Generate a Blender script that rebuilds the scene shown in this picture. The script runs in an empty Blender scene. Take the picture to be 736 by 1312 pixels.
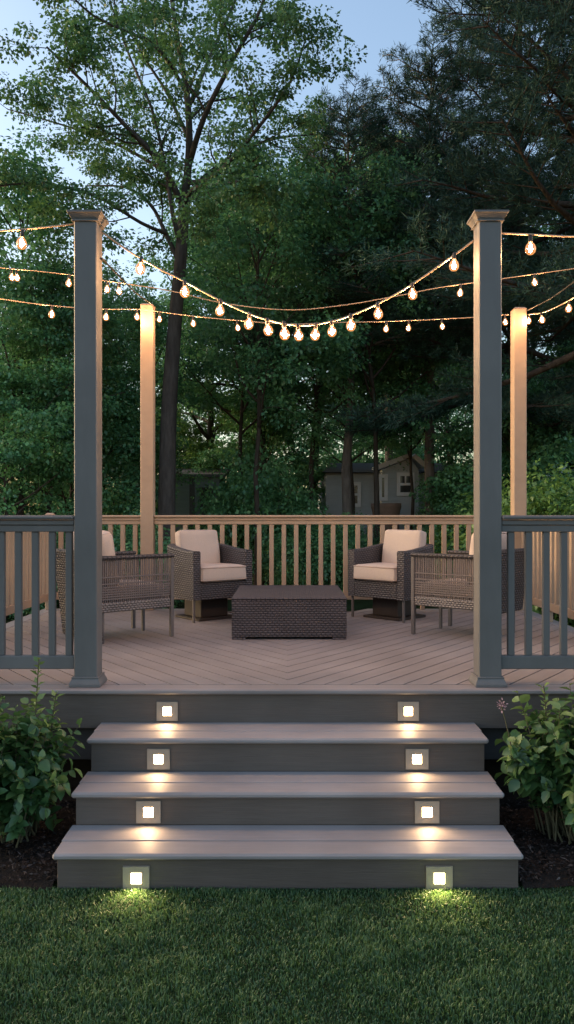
import bpy, math, random
import numpy as np
from mathutils import Vector, Matrix

R = math.radians
scene = bpy.context.scene
COL = scene.collection
EYE = 1.84            # camera height above the lawn
DECK = 0.765          # deck surface above the lawn


def at(px, py, d):
    """survey point: bearing and elevation read from the photo, d = distance north of the camera"""
    return Vector(((px - 369) * d / 1000.0, d, EYE + (660 - py) * d / 1000.0))


# ------------------------------------------------------------------ materials
def new_mat(name):
    m = bpy.data.materials.new(name)
    m.use_nodes = True
    nt = m.node_tree
    nt.nodes.clear()
    return m, nt, nt.nodes, nt.links


def math_node(N, L, op, a, b=None):
    n = N.new('ShaderNodeMath')
    n.operation = op
    for i, v in enumerate((a, b)):
        if v is None:
            continue
        if isinstance(v, (int, float)):
            n.inputs[i].default_value = v
        else:
            L.new(v, n.inputs[i])
    return n.outputs[0]


def ramp(N, L, fac, stops):
    r = N.new('ShaderNodeValToRGB')
    e = r.color_ramp.elements
    while len(e) > 1:
        e.remove(e[-1])
    e[0].position = stops[0][0]
    e[0].color = (*stops[0][1], 1)
    for p, c in stops[1:]:
        k = e.new(p)
        k.color = (*c, 1)
    L.new(fac, r.inputs[0])
    return r.outputs[0]


def surface(name, c1, c2, rough=0.55, scale=(3, 3, 3), coord='Object', detail=6, bump=0.15, bump_scale=None,
            dist=0.004, spec=0.4, blotch=0.0):
    """mottled surface: two tones through noise, fine bump, roughness that varies"""
    m, nt, N, L = new_mat(name)
    out = N.new('ShaderNodeOutputMaterial')
    b = N.new('ShaderNodeBsdfPrincipled')
    tc = N.new('ShaderNodeTexCoord')
    mp = N.new('ShaderNodeMapping')
    mp.inputs['Scale'].default_value = scale
    L.new(tc.outputs[coord], mp.inputs[0])
    nz = N.new('ShaderNodeTexNoise')
    nz.inputs['Scale'].default_value = 1.0
    nz.inputs['Detail'].default_value = detail
    nz.inputs['Roughness'].default_value = 0.65
    L.new(mp.outputs[0], nz.inputs['Vector'])
    col = ramp(N, L, nz.outputs['Fac'], [(0.25, c1), (0.75, c2)])
    if blotch:
        n2 = N.new('ShaderNodeTexNoise')
        n2.inputs['Scale'].default_value = 1.7
        n2.inputs['Detail'].default_value = 4
        L.new(tc.outputs['Object'], n2.inputs['Vector'])
        mx = N.new('ShaderNodeMix')
        mx.data_type = 'RGBA'
        mx.blend_type = 'MULTIPLY'
        mx.inputs[0].default_value = 1.0
        L.new(col, mx.inputs[6])
        lo = 1 - blotch
        L.new(ramp(N, L, n2.outputs['Fac'], [(0.3, (lo, lo, lo)), (0.7, (1, 1, 1))]), mx.inputs[7])
        col = mx.outputs[2]
    L.new(col, b.inputs['Base Color'])
    rr = N.new('ShaderNodeMapRange')
    rr.inputs['To Min'].default_value = rough - 0.1
    rr.inputs['To Max'].default_value = rough + 0.12
    L.new(nz.outputs['Fac'], rr.inputs['Value'])
    L.new(rr.outputs[0], b.inputs['Roughness'])
    b.inputs['Specular IOR Level'].default_value = spec
    if bump:
        src = nz.outputs['Fac']
        if bump_scale:
            m3 = N.new('ShaderNodeMapping')
            m3.inputs['Scale'].default_value = bump_scale
            L.new(tc.outputs[coord], m3.inputs[0])
            n3 = N.new('ShaderNodeTexNoise')
            n3.inputs['Scale'].default_value = 1.0
            n3.inputs['Detail'].default_value = 5
            L.new(m3.outputs[0], n3.inputs['Vector'])
            src = n3.outputs['Fac']
        bp = N.new('ShaderNodeBump')
        bp.inputs['Strength'].default_value = bump
        bp.inputs['Distance'].default_value = dist
        L.new(src, bp.inputs['Height'])
        L.new(bp.outputs[0], b.inputs['Normal'])
    L.new(b.outputs[0], out.inputs[0])
    return m


def wicker(name, dark, light, cw=0.042, ch=0.021, rough=0.6, strength=1.0):
    """basket weave from UV metres: rows of rounded strands, every second row shifted by half"""
    m, nt, N, L = new_mat(name)
    out = N.new('ShaderNodeOutputMaterial')
    b = N.new('ShaderNodeBsdfPrincipled')
    uv = N.new('ShaderNodeUVMap')
    sp = N.new('ShaderNodeSeparateXYZ')
    nz = N.new('ShaderNodeTexNoise')
    nz.inputs['Scale'].default_value = 14
    L.new(uv.outputs[0], nz.inputs['Vector'])
    wob = N.new('ShaderNodeVectorMath')
    wob.operation = 'MULTIPLY_ADD'
    wob.inputs[1].default_value = (0.008, 0.008, 0)
    L.new(nz.outputs['Color'], wob.inputs[0])
    L.new(uv.outputs[0], wob.inputs[2])
    L.new(wob.outputs[0], sp.inputs[0])
    u = math_node(N, L, 'DIVIDE', sp.outputs[0], cw)
    v = math_node(N, L, 'DIVIDE', sp.outputs[1], ch)
    row = math_node(N, L, 'FLOOR', v)
    half = math_node(N, L, 'MULTIPLY', math_node(N, L, 'FLOORED_MODULO', row, 2.0), 0.5)
    us = math_node(N, L, 'ADD', u, half)
    pu = math_node(N, L, 'SINE', math_node(N, L, 'MULTIPLY', math_node(N, L, 'FRACT', us), math.pi))
    pv = math_node(N, L, 'SINE', math_node(N, L, 'MULTIPLY', math_node(N, L, 'FRACT', v), math.pi))
    prof = math_node(N, L, 'MULTIPLY', math_node(N, L, 'POWER', pu, 0.6), math_node(N, L, 'POWER', pv, 0.7))
    col = ramp(N, L, prof, [(0.05, tuple(c * 0.2 for c in dark)), (0.4, dark), (1.0, light)])
    n2 = N.new('ShaderNodeTexNoise')
    n2.inputs['Scale'].default_value = 5
    L.new(uv.outputs[0], n2.inputs['Vector'])
    mx = N.new('ShaderNodeMix')
    mx.data_type = 'RGBA'
    mx.blend_type = 'MULTIPLY'
    mx.inputs[0].default_value = 1.0
    L.new(col, mx.inputs[6])
    L.new(ramp(N, L, n2.outputs['Fac'], [(0.3, (0.7, 0.7, 0.7)), (0.7, (1, 1, 1))]), mx.inputs[7])
    L.new(mx.outputs[2], b.inputs['Base Color'])
    b.inputs['Roughness'].default_value = rough
    bp = N.new('ShaderNodeBump')
    bp.inputs['Strength'].default_value = strength
    bp.inputs['Distance'].default_value = 0.008
    L.new(prof, bp.inputs['Height'])
    L.new(bp.outputs[0], b.inputs['Normal'])
    L.new(b.outputs[0], out.inputs[0])
    return m


def leaf_mat(name, dark, mid, light, trans=0.35, gloss=0.06):
    m, nt, N, L = new_mat(name)
    out = N.new('ShaderNodeOutputMaterial')
    a = N.new('ShaderNodeAttribute')
    a.attribute_name = 'tint'
    oi = N.new('ShaderNodeObjectInfo')
    f = math_node(N, L, 'ADD', a.outputs['Fac'],
                  math_node(N, L, 'MULTIPLY', math_node(N, L, 'SUBTRACT', oi.outputs['Random'], 0.5), 0.3))
    col = ramp(N, L, f, [(0.0, dark), (0.5, mid), (1.0, light)])
    d = N.new('ShaderNodeBsdfDiffuse')
    t = N.new('ShaderNodeBsdfTranslucent')
    g = N.new('ShaderNodeBsdfGlossy')
    g.inputs['Roughness'].default_value = 0.45
    g.inputs['Color'].default_value = (0.6, 0.65, 0.7, 1)
    L.new(col, d.inputs[0])
    L.new(col, t.inputs[0])
    m1 = N.new('ShaderNodeMixShader')
    m1.inputs[0].default_value = trans
    L.new(d.outputs[0], m1.inputs[1])
    L.new(t.outputs[0], m1.inputs[2])
    m2 = N.new('ShaderNodeMixShader')
    m2.inputs[0].default_value = gloss
    L.new(m1.outputs[0], m2.inputs[1])
    L.new(g.outputs[0], m2.inputs[2])
    L.new(m2.outputs[0], out.inputs[0])
    return m


def emit_mat(name, col, strength):
    m, nt, N, L = new_mat(name)
    out = N.new('ShaderNodeOutputMaterial')
    e = N.new('ShaderNodeEmission')
    e.inputs[0].default_value = (*col, 1)
    e.inputs[1].default_value = strength
    L.new(e.outputs[0], out.inputs[0])
    return m


def bulb_glass():
    m, nt, N, L = new_mat('bulb_glass')
    out = N.new('ShaderNodeOutputMaterial')
    t = N.new('ShaderNodeBsdfTransparent')
    t.inputs[0].default_value = (1.0, 0.93, 0.84, 1)
    g = N.new('ShaderNodeBsdfGlossy')
    g.inputs['Roughness'].default_value = 0.06
    e = N.new('ShaderNodeEmission')
    e.inputs[0].default_value = (1.0, 0.40, 0.12, 1)
    e.inputs[1].default_value = 1.7
    lw = N.new('ShaderNodeLayerWeight')
    lw.inputs[0].default_value = 0.35
    mx = N.new('ShaderNodeMixShader')
    L.new(math_node(N, L, 'ADD', math_node(N, L, 'MULTIPLY', lw.outputs['Facing'], 0.5), 0.05), mx.inputs[0])
    L.new(t.outputs[0], mx.inputs[1])
    L.new(g.outputs[0], mx.inputs[2])
    m2 = N.new('ShaderNodeMixShader')
    L.new(math_node(N, L, 'ADD', math_node(N, L, 'MULTIPLY', lw.outputs['Facing'], 0.45), 0.18), m2.inputs[0])
    L.new(mx.outputs[0], m2.inputs[1])
    L.new(e.outputs[0], m2.inputs[2])
    L.new(m2.outputs[0], out.inputs[0])
    m.cycles.emission_sampling = 'NONE'
    return m


PAINT = surface('greige_paint', (0.134, 0.131, 0.130), (0.164, 0.160, 0.159), 0.5, (9, 9, 2.2), bump=0.12,
                bump_scale=(60, 60, 9), dist=0.002, blotch=0.26)
PAINTLIT = surface('greige_paint_bulb_lit', (0.37, 0.265, 0.185), (0.44, 0.32, 0.225), 0.5, (9, 9, 9), bump=0.1,
                bump_scale=(50, 50, 12), dist=0.002, blotch=0.12)  # same deck paint, with the warm bulb light put into its colour
DECKM = surface('composite_decking', (0.25, 0.222, 0.217), (0.33, 0.296, 0.289), 0.5, (2.0, 26, 1), coord='UV', bump=0.22,
                bump_scale=(3, 120, 1), dist=0.002, blotch=0.28, spec=0.4)
STAIRM = surface('stair_tread_composite', (0.282, 0.262, 0.262), (0.345, 0.32, 0.32), 0.60, (3, 40, 1), coord='UV', bump=0.25,
                 bump_scale=(5, 150, 1), dist=0.002, blotch=0.28, spec=0.3)
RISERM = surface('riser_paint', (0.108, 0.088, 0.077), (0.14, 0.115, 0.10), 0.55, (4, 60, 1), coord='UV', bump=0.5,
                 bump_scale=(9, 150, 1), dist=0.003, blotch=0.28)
SKIRTM = surface('dark_skirt', (0.05, 0.05, 0.055), (0.07, 0.07, 0.075), 0.7, (4, 4, 30), bump=0.2)
VOID = surface('underdeck_shade', (0.008, 0.007, 0.006), (0.014, 0.012, 0.01), 0.9, (8, 8, 8), bump=0.3)  # near-black: the shade under the deck put into the colour
WICK = wicker('dark_wicker', (0.056, 0.049, 0.052), (0.104, 0.093, 0.097))
WICKT = wicker('table_wicker', (0.060, 0.050, 0.056), (0.094, 0.080, 0.088), 0.040, 0.0205)
WICKL = wicker('pale_wicker', (0.15, 0.135, 0.13), (0.28, 0.25, 0.24), 0.034, 0.018)
CORD = surface('grey_cord', (0.10, 0.085, 0.082), (0.16, 0.135, 0.13), 0.7, (40, 40, 60), bump=0.3)
BROWNM = surface('bronze_metal', (0.028, 0.022, 0.019), (0.045, 0.034, 0.029), 0.45, (10, 10, 10), bump=0.05)
LEGM = surface('leg_metal', (0.10, 0.09, 0.088), (0.13, 0.118, 0.113), 0.45, (10, 10, 10), bump=0.05)
FABRIC = surface('oatmeal_fabric', (0.47, 0.385, 0.33), (0.58, 0.48, 0.415), 0.85, (160, 160, 160), coord='Object', detail=3, bump=0.5,
                 bump_scale=(220, 220, 220), dist=0.003, blotch=0.12, spec=0.15)
PIPING = surface('piping_cord', (0.36, 0.28, 0.235), (0.44, 0.345, 0.29), 0.85, (160, 160, 160), bump=0.3, spec=0.15)
PLATE = surface('light_plate', (0.30, 0.26, 0.21), (0.35, 0.30, 0.245), 0.35, (20, 20, 20), bump=0.05)
LENS = emit_mat('warm_lens', (1.0, 0.66, 0.30), 60)
FILAMENT = emit_mat('bulb_filament', (1.0, 0.57, 0.28), 1650)
GLASS = bulb_glass()
WIREW = surface('light_cord', (0.42, 0.29, 0.20), (0.5, 0.36, 0.25), 0.5, (30, 30, 30), bump=0)
WIRED = surface('dark_cord', (0.02, 0.018, 0.016), (0.03, 0.027, 0.025), 0.6, (30, 30, 30), bump=0)
SOCKET = surface('socket_plastic', (0.03, 0.024, 0.02), (0.045, 0.036, 0.03), 0.5, (30, 30, 30), bump=0)
BARK = surface('grey_bark', (0.035, 0.031, 0.029), (0.10, 0.088, 0.082), 0.9, (9, 9, 2.0), bump=1.0,
               bump_scale=(16, 16, 3), dist=0.04, spec=0.1)
BARKP = surface('pale_pine_bark', (0.08, 0.068, 0.06), (0.20, 0.175, 0.16), 0.9, (9, 9, 2.0), bump=1.0,
               bump_scale=(16, 16, 3), dist=0.04, spec=0.1)
BARKD = surface('dark_bark', (0.035, 0.028, 0.022), (0.09, 0.075, 0.065), 0.9, (9, 9, 2.0), bump=1.0,
                bump_scale=(16, 16, 3), dist=0.04, spec=0.1)
STEMM = surface('shrub_stem', (0.06, 0.06, 0.03), (0.10, 0.09, 0.05), 0.8, (20, 20, 20), bump=0)
LEAF_MAPLE = leaf_mat('maple_leaves', (0.043, 0.111, 0.047), (0.087, 0.197, 0.075), (0.151, 0.3, 0.1))
LEAF_WOOD = leaf_mat('woodland_leaves', (0.051, 0.15, 0.071), (0.103, 0.266, 0.115), (0.186, 0.407, 0.147))
LEAF_LIGHT = leaf_mat('sapling_leaves', (0.079, 0.166, 0.049), (0.15, 0.29, 0.068), (0.264, 0.421, 0.097))
LEAF_PINE = leaf_mat('pine_needles', (0.022, 0.053, 0.041), (0.042, 0.092, 0.064), (0.072, 0.134, 0.083), trans=0.15, gloss=0.03)
LEAF_BUSH = leaf_mat('shrub_leaves', (0.039, 0.103, 0.033), (0.084, 0.176, 0.051), (0.213, 0.305, 0.096), gloss=0.06)
GRASSM = leaf_mat('grass_blades', (0.026, 0.07, 0.024), (0.051, 0.122, 0.035), (0.117, 0.207, 0.064), trans=0.3, gloss=0.05)
PETAL = leaf_mat('pink_petals', (0.35, 0.2, 0.24), (0.5, 0.32, 0.36), (0.65, 0.48, 0.5))
LAWNM = surface('lawn_soil', (0.012, 0.026, 0.010), (0.026, 0.052, 0.018), 0.95, (6, 6, 6), bump=0.8, bump_scale=(60, 60, 60),
                dist=0.02, spec=0.1, blotch=0.4)
MULCHM = surface('bark_mulch', (0.010, 0.008, 0.007), (0.028, 0.022, 0.019), 0.95, (40, 40, 40), bump=1.0, dist=0.02, spec=0.15)
CHIPM = leaf_mat('mulch_chips', (0.012, 0.010, 0.009), (0.028, 0.022, 0.02), (0.12, 0.10, 0.09), trans=0.0, gloss=0.02)
SIDINGM = surface('grey_siding', (0.38, 0.43, 0.47), (0.45, 0.50, 0.54), 0.7, (2, 2, 14), bump=0.1)
SIDEGREEN = surface('shed_siding', (0.16, 0.215, 0.225), (0.21, 0.27, 0.28), 0.7, (2, 2, 14), bump=0.1)
ROOFM = surface('roof_shingle', (0.07, 0.075, 0.085), (0.12, 0.125, 0.135), 0.85, (8, 8, 20), bump=0.4)
TRIMM = surface('white_trim', (0.62, 0.65, 0.7), (0.72, 0.75, 0.8), 0.5, (6, 6, 6), bump=0)
PANEM = surface('dark_pane', (0.02, 0.025, 0.03), (0.05, 0.055, 0.065), 0.12, (1, 1, 1), bump=0, spec=0.8)
POTM = surface('clay_pot', (0.16, 0.10, 0.075), (0.22, 0.14, 0.10), 0.8, (8, 8, 8), bump=0.1)


# ------------------------------------------------------------------ mesh building
def empty(name, loc=(0, 0, 0), rz=0.0, label=None, cat=None, group=None, kind=None):
    o = bpy.data.objects.new(name, None)
    o.empty_display_size = 0.1
    COL.objects.link(o)
    o.location = loc
    o.rotation_euler = (0, 0, rz)
    return tag(o, label, cat, group, kind)


def tag(o, label=None, cat=None, group=None, kind=None):
    if label: o['label'] = label
    if cat: o['category'] = cat
    if group: o['group'] = group
    if kind: o['kind'] = kind
    return o


class MB:
    """collects polygons of one mesh"""
    def __init__(s):
        s.v, s.f, s.uv, s.sm = [], [], [], []

    def add(s, verts, faces, uvs=None, smooth=False):
        o = len(s.v)
        s.v += [tuple(p) for p in verts]
        for i, f in enumerate(faces):
            s.f.append([o + k for k in f])
            s.sm.append(smooth)
            if uvs is not None:
                s.uv.append(uvs[i])
            else:
                a, b, c = (Vector(verts[f[0]]), Vector(verts[f[1]]), Vector(verts[f[-1]]))
                n = (b - a).cross(c - a)
                ax = max(range(3), key=lambda k: abs(n[k]))
                if ax == 2:
                    s.uv.append([(verts[k][0], verts[k][1]) for k in f])
                elif ax == 0:
                    s.uv.append([(verts[k][1], verts[k][2]) for k in f])
                else:
                    s.uv.append([(verts[k][0], verts[k][2]) for k in f])
        return s

    def box(s, x0, x1, y0, y1, z0, z1, bev=0.0, M=None):
        if x0 > x1: x0, x1 = x1, x0
        if y0 > y1: y0, y1 = y1, y0
        if z0 > z1: z0, z1 = z1, z0
        b = min(bev, (x1 - x0) / 2.01, (y1 - y0) / 2.01, (z1 - z0) / 2.01)
        if b <= 0:
            v = [(x, y, z) for z in (z0, z1) for y in (y0, y1) for x in (x0, x1)]
            f = [(0, 2, 3, 1), (4, 5, 7, 6), (0, 1, 5, 4), (2, 6, 7, 3), (0, 4, 6, 2), (1, 3, 7, 5)]
        else:
            # chamfered box: three points near each corner
            v, idx = [], {}
            for cx in (0, 1):
                for cy in (0, 1):
                    for cz in (0, 1):
                        X, Y, Z = (x0, x1)[cx], (y0, y1)[cy], (z0, z1)[cz]
                        dx, dy, dz = (b, -b)[cx], (b, -b)[cy], (b, -b)[cz]
                        for k, p in enumerate(((X, Y + dy, Z + dz), (X + dx, Y, Z + dz), (X + dx, Y + dy, Z))):
                            idx[(cx, cy, cz, k)] = len(v)
                            v.append(p)
            g = lambda a, c, d, k: idx[(a, c, d, k)]
            f = []
            f += [(g(0, 0, 0, 0), g(0, 0, 1, 0), g(0, 1, 1, 0), g(0, 1, 0, 0)), (g(1, 0, 0, 0), g(1, 1, 0, 0), g(1, 1, 1, 0), g(1, 0, 1, 0))]
            f += [(g(0, 0, 0, 1), g(1, 0, 0, 1), g(1, 0, 1, 1), g(0, 0, 1, 1)), (g(0, 1, 0, 1), g(0, 1, 1, 1), g(1, 1, 1, 1), g(1, 1, 0, 1))]
            f += [(g(0, 0, 0, 2), g(0, 1, 0, 2), g(1, 1, 0, 2), g(1, 0, 0, 2)), (g(0, 0, 1, 2), g(1, 0, 1, 2), g(1, 1, 1, 2), g(0, 1, 1, 2))]
            for a in (0, 1):
                for c in (0, 1):
                    q = [g(a, c, 0, 0), g(a, c, 1, 0), g(a, c, 1, 1), g(a, c, 0, 1)]
                    f.append(q if (a + c) % 2 == 1 else q[::-1])
                    q = [g(a, 0, c, 0), g(a, 1, c, 0), g(a, 1, c, 2), g(a, 0, c, 2)]
                    f.append(q if (a + c) % 2 == 0 else q[::-1])
                    q = [g(0, a, c, 1), g(1, a, c, 1), g(1, a, c, 2), g(0, a, c, 2)]
                    f.append(q if (a + c) % 2 == 1 else q[::-1])
                    for d in (0, 1):
                        q = [g(a, c, d, 0), g(a, c, d, 1), g(a, c, d, 2)]
                        f.append(q if (a + c + d) % 2 == 0 else q[::-1])
        if M is not None:
            uvm = MB(); uvm.add(v, f)
            return s.add([M @ Vector(p) for p in v], f, uvm.uv)
        return s.add(v, f)

    def tube(s, pts, rad, n=8, cap=True, smooth=True):
        pts = [Vector(p) for p in pts]
        if isinstance(rad, (int, float)):
            rad = [rad] * len(pts)
        vs, fs, uvs = [], [], []
        up = Vector((0.123, 0.91, 0.21)).normalized()
        prev = None
        ln = 0
        for i, p in enumerate(pts):
            d = (pts[min(i + 1, len(pts) - 1)] - pts[max(i - 1, 0)])
            d = d.normalized() if d.length > 1e-9 else Vector((0, 0, 1))
            a = (prev or (up if abs(d.dot(up)) < 0.95 else Vector((1, 0, 0))))
            a = (a - d * a.dot(d)).normalized()
            prev = a
            b = d.cross(a)
            for k in range(n):
                t = 2 * math.pi * k / n
                vs.append(p + (a * math.cos(t) + b * math.sin(t)) * rad[i])
            if i:
                l2 = ln + (pts[i] - pts[i - 1]).length
                for k in range(n):
                    k2 = (k + 1) % n
                    fs.append(((i - 1) * n + k, (i - 1) * n + k2, i * n + k2, i * n + k))
                    w = 2 * math.pi * rad[i] / n
                    uvs.append([(k * w, ln), ((k + 1) * w, ln), ((k + 1) * w, l2), (k * w, l2)])
                ln = l2
        if cap:
            fs.append(tuple(range(n - 1, -1, -1)))
            uvs.append([(0, 0)] * n)
            fs.append(tuple((len(pts) - 1) * n + k for k in range(n)))
            uvs.append([(0, 0)] * n)
        return s.add(vs, fs, uvs, smooth)

    def lathe(s, prof, n=12, c=(0, 0, 0), smooth=True):
        c = Vector(c)
        vs, fs = [], []
        for r, z in prof:
            for k in range(n):
                t = 2 * math.pi * k / n
                vs.append(c + Vector((r * math.cos(t), r * math.sin(t), z)))
        for i in range(len(prof) - 1):
            for k in range(n):
                k2 = (k + 1) % n
                fs.append((i * n + k, i * n + k2, (i + 1) * n + k2, (i + 1) * n + k))
        fs.append(tuple(range(n - 1, -1, -1)))
        fs.append(tuple((len(prof) - 1) * n + k for k in range(n)))
        return s.add(vs, fs, None, smooth)

    def frustum(s, x0, x1, y0, y1, z0, X0, X1, Y0, Y1, z1):
        v = [(x0, y0, z0), (x1, y0, z0), (x1, y1, z0), (x0, y1, z0), (X0, Y0, z1), (X1, Y0, z1), (X1, Y1, z1), (X0, Y1, z1)]
        f = [(3, 2, 1, 0), (4, 5, 6, 7), (0, 1, 5, 4), (1, 2, 6, 5), (2, 3, 7, 6), (3, 0, 4, 7)]
        return s.add(v, f)

    def build(s, name, mat, parent=None, loc=None):
        me = bpy.data.meshes.new(name)
        me.from_pydata(s.v, [], s.f)
        me.polygons.foreach_set('use_smooth', s.sm)
        ul = me.uv_layers.new(name='UVMap')
        flat = [c for f in s.uv for p in f for c in p]
        ul.data.foreach_set('uv', flat)
        me.materials.append(mat)
        me.update()
        o = bpy.data.objects.new(name, me)
        COL.objects.link(o)
        if parent is not None:
            o.parent = parent
        if loc is not None:
            o.location = loc
        return o


def quads(name, V, tint, mat, parent=None, nv=4, faces_per=None):
    """V: (n, nv, 3) array of separate leaf polygons (or nv-point leaves with a face list)"""
    n = V.shape[0]
    me = bpy.data.meshes.new(name)
    fl = faces_per or [tuple(range(nv))]
    nf = len(fl)
    loops = np.concatenate([np.array(f) for f in fl])
    L = len(loops)
    me.vertices.add(n * nv)
    me.vertices.foreach_set('co', V.reshape(-1).astype(np.float32))
    me.loops.add(n * L)
    idx = (np.arange(n)[:, None] * nv + loops[None, :]).reshape(-1)
    me.loops.foreach_set('vertex_index', idx.astype(np.int32))
    me.polygons.add(n * nf)
    ls = np.cumsum([0] + [len(f) for f in fl])[:-1]
    me.polygons.foreach_set('loop_start', (np.arange(n)[:, None] * L + ls[None, :]).reshape(-1).astype(np.int32))
    me.update(calc_edges=True)
    at_ = me.attributes.new('tint', 'FLOAT', 'FACE')
    at_.data.foreach_set('value', np.repeat(tint, nf).astype(np.float32))
    me.materials.append(mat)
    me.validate()
    o = bpy.data.objects.new(name, me)
    COL.objects.link(o)
    if parent is not None:
        o.parent = parent
    return o


def unit(a):
    return a / np.maximum(np.linalg.norm(a, axis=-1, keepdims=True), 1e-9)


def leaves_at(rng, C, direc, normal, length, width):
    """diamond leaves: base at C, pointing along direc, facing normal"""
    d = unit(direc)
    s = unit(np.cross(d, normal))
    nn = np.cross(s, d)
    L = length[:, None]
    W = width[:, None]
    a = C
    b = C + d * L * 0.45 + s * W * 0.5 + nn * L * 0.08
    c = C + d * L - nn * L * 0.10
    e = C + d * L * 0.45 - s * W * 0.5 + nn * L * 0.08
    return np.stack([a, b, c, e], axis=1)


def leaf_cloud(rng, centers, rad, per, size, flat=0.5, droop=0.3, base_tint=None):
    C = np.asarray(centers, float)
    n = len(C)
    ctr = np.repeat(C, per, axis=0)
    rr = np.repeat(np.asarray(rad, float) * np.ones(n), per)
    p = rng.normal(size=(n * per, 3))
    p = unit(p) * (rng.random((n * per, 1)) ** 0.45)
    off = p * rr[:, None] * np.array([1, 1, flat])
    pos = ctr + off
    direc = off + rng.normal(size=off.shape) * 0.35 * rr[:, None] + np.array([0, 0, -droop]) * rr[:, None]
    nrm = np.array([0, 0, 1.0]) + rng.normal(size=off.shape) * 0.55
    ln = size * (0.5 + 0.95 * rng.random(n * per))
    V = leaves_at(rng, pos, direc, nrm, ln, ln * (0.55 + 0.3 * rng.random(n * per)))
    t = np.repeat(rng.normal(0.5, 0.21, n) if base_tint is None else base_tint, per)
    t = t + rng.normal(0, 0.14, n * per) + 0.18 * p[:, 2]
    return V, np.clip(t, 0, 1)


def rot_about(v, axis, ang):
    return Matrix.Rotation(ang, 3, axis) @ v


def branch_path(rng, p, d, length, n=5, wander=0.12, lift=0.0):
    pts = [Vector(p)]
    d = Vector(d).normalized()
    for i in range(n):
        d = (d + Vector(rng.normal(size=3)) * wander + Vector((0, 0, lift))).normalized()
        pts.append(pts[-1] + d * (length / n))
    return pts


def along(pts, t):
    f = t * (len(pts) - 1)
    i = min(int(f), len(pts) - 2)
    return pts[i].lerp(pts[i + 1], f - i), (pts[i + 1] - pts[i]).normalized()


def sub_branches(rng, mb, path, r0, count, length, centers, tmin=0.3, spread=0.9, lift=0.05, cl=3, sides=5):
    for k in range(count):
        t = tmin + (1 - tmin) * (k + rng.random()) / count
        p, d = along(path, min(t, 0.999))
        perp = d.cross(Vector(rng.normal(size=3))).normalized()
        nd = (d * (1 - spread * 0.5) + perp * spread + Vector((0, 0, lift))).normalized()
        ln = length * (0.6 + 0.7 * rng.random()) * (1.15 - 0.5 * t)
        sp = branch_path(rng, p, nd, ln, 4, 0.18, 0.02)
        r = max(r0 * (1 - 0.7 * t) * 0.45, 0.008)
        mb.tube(sp, [r * (1 - 0.2 * i) for i in range(5)], sides, False)
        for j in range(cl):
            q, dd = along(sp, min(0.999, 0.35 + 0.65 * (j + 0.8 * rng.random()) / cl))
            centers.append(q + Vector(rng.normal(size=3)) * 0.12)


def deciduous(name_mat, seed, H, clear, crownR, limbs, trunk_r, per, size, cr, sub=6, lean=0.0, bark=None, flat=0.5, elev=(20, 55)):
    rng = np.random.default_rng(seed)
    mb = MB()
    path = [Vector((0, 0, -0.15))]
    d = Vector((lean, 0, 1)).normalized()
    nseg = 9
    for i in range(nseg):
        d = (d + Vector((rng.normal() * 0.05, rng.normal() * 0.05, 0.05))).normalized()
        path.append(path[-1] + d * (H * 0.86 / nseg))
    rad = [trunk_r * (1.35 if i == 0 else (1 - 0.85 * i / nseg)) for i in range(nseg + 1)]
    mb.tube(path, rad, 10)
    cent = []
    az = rng.random() * 6.28
    for k in range(limbs):
        t = clear / H + (0.98 - clear / H) * (k + 0.5 * rng.random()) / limbs
        p, dd = along(path, min(t, 0.99))
        az += 2.4 + rng.normal() * 0.3
        el = R(elev[0] + (elev[1] - elev[0]) * t + rng.normal() * 8)
        nd = Vector((math.cos(az) * math.cos(el), math.sin(az) * math.cos(el), math.sin(el)))
        prof = math.sin(math.pi * min(1, 0.25 + 0.75 * (t * H - clear) / max(0.1, H - clear))) ** 0.6
        ln = crownR * (0.55 + 0.45 * prof) * (0.75 + 0.4 * rng.random())
        lp = branch_path(rng, p, nd, ln, 6, 0.10, 0.02)
        r = trunk_r * (1 - 0.8 * t) * 0.5 + 0.012
        mb.tube(lp, [r * (1 - 0.14 * i) for i in range(7)], 6, False)
        sub_branches(rng, mb, lp, r, sub, crownR * 0.42, cent)
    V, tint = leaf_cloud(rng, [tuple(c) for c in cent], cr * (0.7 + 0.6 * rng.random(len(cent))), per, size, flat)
    return mb, V, tint


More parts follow.
